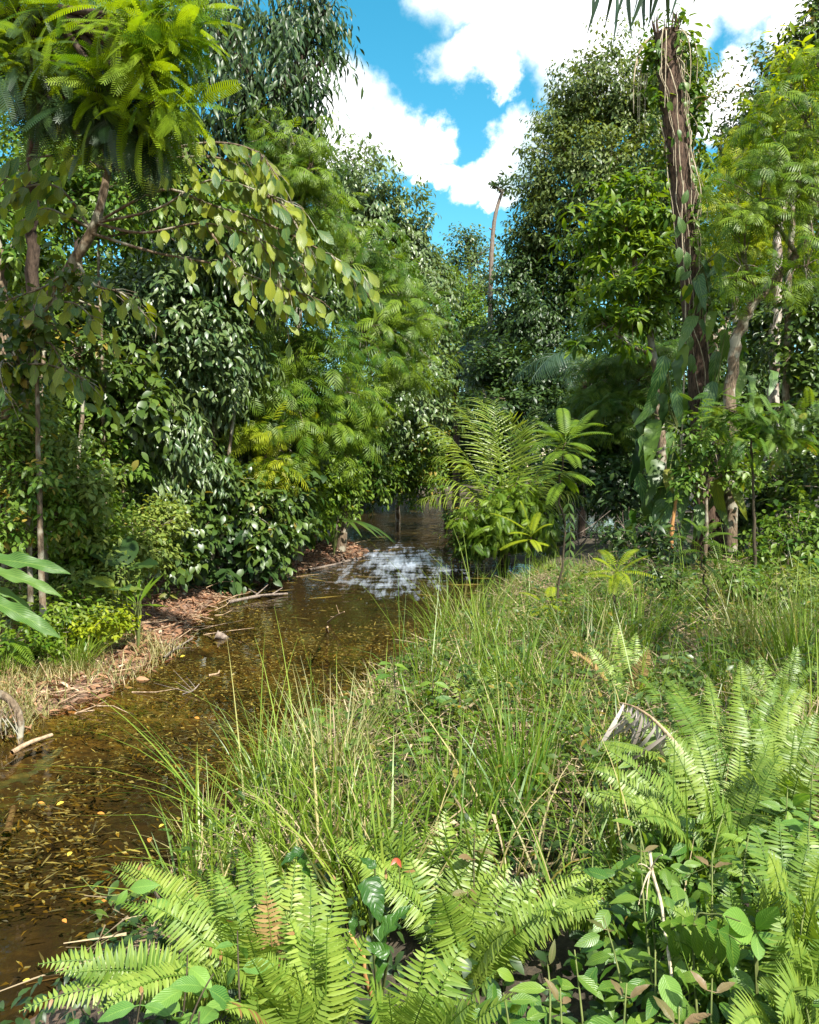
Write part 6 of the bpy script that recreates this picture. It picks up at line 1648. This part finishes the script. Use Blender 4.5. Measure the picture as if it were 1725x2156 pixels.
# dead grey palm frond lying in the ferns
def dead_frond():
    p0, p2 = P(1440, 1590, 3.4), P(1305, 1480, 3.8)
    b = Batch()
    root = thing('dead_palm_frond', 'dead grey palm frond lying among ferns in the right meadow', 'dead frond', p0)
    q = bez(p0, 0.5 * (p0 + p2) + [0, 0, .10], p2, 14)
    tube(b, q, .010, .004, 6, a=.2); b.build('stalk', 'wood', root, p0, smooth=True)
    b = Batch(); n = 30
    i = np.linspace(3, 13, n).astype(int); d = np.stack([rng.normal(-.15, .3, n), rng.normal(-.2, .3, n), -rng.uniform(.4, 1.0, n)], -1)
    place(b, leaf_tpl(5, .07, 'lance', .5, .8), q[i], d, np.stack([rng.normal(0, .6, n), -np.ones(n), rng.normal(.2, .3, n)], -1), rng.uniform(.12, .34, n), rng.random(n) * .9)
    b.build('leaflets', 'greyfrond', root, p0, smooth=True)
dead_frond()

# ================================================================== LOOSE THINGS
def root_log():
    b = Batch(); o = G(35, 1545, 0.0)
    Y = o[1]
    tube(b, curve([P(-60, 1450, Y + .2), P(0, 1462, Y), P(30, 1485, Y), P(44, 1520, Y - .05), P(40, 1560, Y - .1), P(20, 1600, Y - .3)], 24), .036, .02, 9, lump=.12)
    for k in range(9):
        s = P(rng.uniform(-20, 36), rng.uniform(1470, 1500), Y - .05); e = P(rng.uniform(-20, 50), rng.uniform(1530, 1580), Y - .25)
        tube(b, bez(s, 0.5 * (s + e) + [0, -.05, .06], e, 6), .007, .003, 4, cap=False)
    tag(b.build('curved_root', 'bark', None, o), 'pale curved root with dead grass bending into the water at the left edge', 'root')
root_log()
def stick(label, a, b_, r, mt='wood', za=.0, zb=.02, fork=0, cat='stick', name='stick'):
    p, q = G(*a, za), G(*b_, zb)
    b = Batch(); w = curve([p, 0.5 * (p + q) + rng.normal(0, .03, 3) * [1, 1, .4], q], 10)
    tube(b, w, r, r * .6, 7, lump=.12)
    for k in range(fork):
        i = rng.integers(3, 8); e = w[i] + np.array([rng.uniform(-.3, .3), rng.uniform(-.3, .3), rng.uniform(.03, .16)])
        tube(b, [w[i], e], r * .5, r * .2, 5)
    tag(b.build(name, mt, None, p, smooth=True), label, cat)
stick('cut yellowish stick floating at the left edge of the near water', (25, 1585), (110, 1547), .022)
stick('short thick log end poking out of the sunlit shallows', (455, 1336), (478, 1345), .055, 'gbark', .05, .0, name='log', cat='log')
stick('dead forked branch lying from the litter bank into the water', (345, 1385), (405, 1345), .016, 'gbark', .05, .03, 5, 'branch', 'branch')
stick('long thin branch on the water below the dark glossy shrub', (480, 1268), (605, 1250), .03, 'gbark', .05, .02, 4, 'branch', 'branch')
stick('thin branch with side twigs at the tip of the litter bank', (650, 1200), (770, 1172), .03, 'gbark', .03, .02, 5, 'branch', 'branch')
stick('small grey floating stick in the middle of the sunlit shallows', (440, 1422), (462, 1412), .012)
stick('twig standing out of the water in the reflection', (690, 1310), (725, 1288), .012, 'wood', .0, .25, 2, 'twig', 'twig')
stick('slanting grey branch under water at the left, near the camera', (12, 1760), (28, 1700), .03, 'gbark', -.06, -.05)
stick('thin bare branch lying on dark water behind the upright blades', (355, 1838), (480, 1790), .008, 'gbark', .01, .05, 3, 'branch', 'branch')
stick('slim vertical stem standing in the water among its reflections', (690, 1330), (690, 1320), .02, 'wood', .0, .35, 0, 'stem', 'stem')
stick('mud-covered old log at the near bank edge under the fern', (480, 1800), (500, 1765), .06, 'dbark', .04, .12, 0, 'log', 'log')
stick('pale twig cluster by the small floating stick', (385, 1462), (420, 1440), .008, 'gbark', .0, .08, 4, 'twig', 'twig')
FL = [((238, 1882), 'gold', 'yellow leaf floating on the dark near water, uppermost of the loose ones'), ((363, 1884), 'orange', 'orange leaf caught by the low fern tip'), ((132, 1935), 'orange', 'orange leaf floating on the dark water left of the tendril'),
      ((225, 1895), 'orange', 'small orange leaf floating under the tendril'), ((62, 2065), 'gold', 'pale yellow leaf on the black water at the lower left edge'), ((316, 1763), 'orange', 'tiny red-orange leaf standing in the water behind the upright blades'),
      ((135, 1688), 'gold', 'bright yellow leaf on the edge of the sunlit weed'), ((80, 1690), 'orange', 'orange leaf on the weed near the left edge'), ((205, 1712), 'orange', 'orange sliver of leaf right of the bright yellow one'),
      ((705, 1735), 'gold', 'cream leaf'), ((345, 1735), 'gold', 'cream-coloured leaf drifting by the bent grass blades'), ((170, 1770), 'gold', 'small yellow leaf in the middle of the dark weed'), ((150, 1793), 'gold', 'yellow-green sliver of leaf on the dark weed'),
      ((440, 1580), 'orange', 'orange leaf on the sunlit weed beside the leftmost tussock'), ((390, 1380), 'gold', 'yellow leaf at the end of the dead forked branch'), ((410, 1510), 'orange', 'rust-coloured leaf in the middle of the sunlit weed')]
for (px, py), mt, lab in FL:
    if lab == 'cream leaf': continue
    o = G(px, py, .006); b = Batch()
    az = rng.uniform(0, 6.28)
    place(b, T_OV6, o, [math.cos(az), math.sin(az), .08], [rng.normal(0, .15), -.2, 1], rng.uniform(.034, .05) * (o[1] / 4.0) ** .5, .5, W=1.1)
    tag(b.build('floating_leaf', mt, None, o, smooth=True), lab, 'leaf', 'dead leaves floating on the creek')
# small red young leaves on the tallest fern's shoot
def red_shoot():
    o = FB(845, 1950, 2.75); root = thing('shoot', 'thin shoot with two bright red leaves among the tallest fern fronds', 'shoot', o)
    sb = Batch(); w = curve([o, P(842, 1850, 2.72), P(838, 1808, 2.7)], 10); tube(sb, w, .003, .0015, 5); sb.build('stem', 'stem', root, o)
    for q in ((846, 1830), (822, 1824)):
        p = P(836, 1806, 2.7); e = P(*q, 2.66); lb = Batch(); place(lb, T_LAN6, p, e - p, V3(0, -.9, .3), np.linalg.norm(e - p) * .8, .5, W=1.3); lb.build('leaf', 'red', root, o, smooth=True)
red_shoot()
for lab, bq, tq in (('shoot with purple-grey young leaves before the right side of the tallest fern', (975, 2030, 2.65), (985, 1870, 2.7)), ('tall purplish shoot beside the leaning fern fronds', (1000, 1990, 2.7), (1000, 1750, 2.85)), ('pale leafy shoot at the left of the leaning fern fronds', (940, 2060, 2.6), (910, 1930, 2.65))):
    leaf_shoot('shoot', lab, 'shoot', FB(*bq), P(*tq), 3, .075, 'thick' if 'pale' in lab else 'pink', T_THICK, 'young shoots among the ferns', 'dstem', .003, t0=.6, hang=.2)

# palm overhead: its frond tips hang into the top of the view
def overhead_palm():
    base = V3(4.6, 3.2, hz(4.6, 3.2))
    tip = P(1345, -4, 6.4)
    top = base + V3(0, 0, 5.6)
    fr = auto_fronds(top, 9, 2.6, .4, .3, (5, 60), .8)
    fr = [f for f in fr if not (f[1][1] > 2.2 and f[1][0] < 5.2)]
    pm = palm('palm_tree', 'overhead palm whose one frond hangs dark leaflets in at the top of the picture', base, fr, 'palmd', trunk_h=5.6, r=.13, npair=30, wid=.55, leafw=.06, hang=.7, rach=.02)
    a, c = P(1420, -60, 5.4), P(1255, -46, 6.2)
    palm_frond(top, 0.5 * (top + a) + [0, .3, .8], a, .5, 26, 'palmd', pm, base, leafw=.06, hang=.8, rach=.02)
    b = Batch(); q = bez(a + [.9, -.6, .5], a, c, 16); tube(b, q, .015, .004, 5, cap=False)
    n = 22; i = np.linspace(4, 15, n).astype(int)
    place(b, leaf_tpl(4, .075, 'lance', .4, .15), q[i], np.stack([rng.normal(-.05, .12, n), rng.normal(0, .2, n), -np.ones(n)], -1), V3(0, -1, .2) + rng.normal(0, .5, (n, 3)), rng.uniform(.28, .52, n), rng.random(n) * .5)
    b.build('frond', 'palmd', pm, base)
overhead_palm()
print('script done')
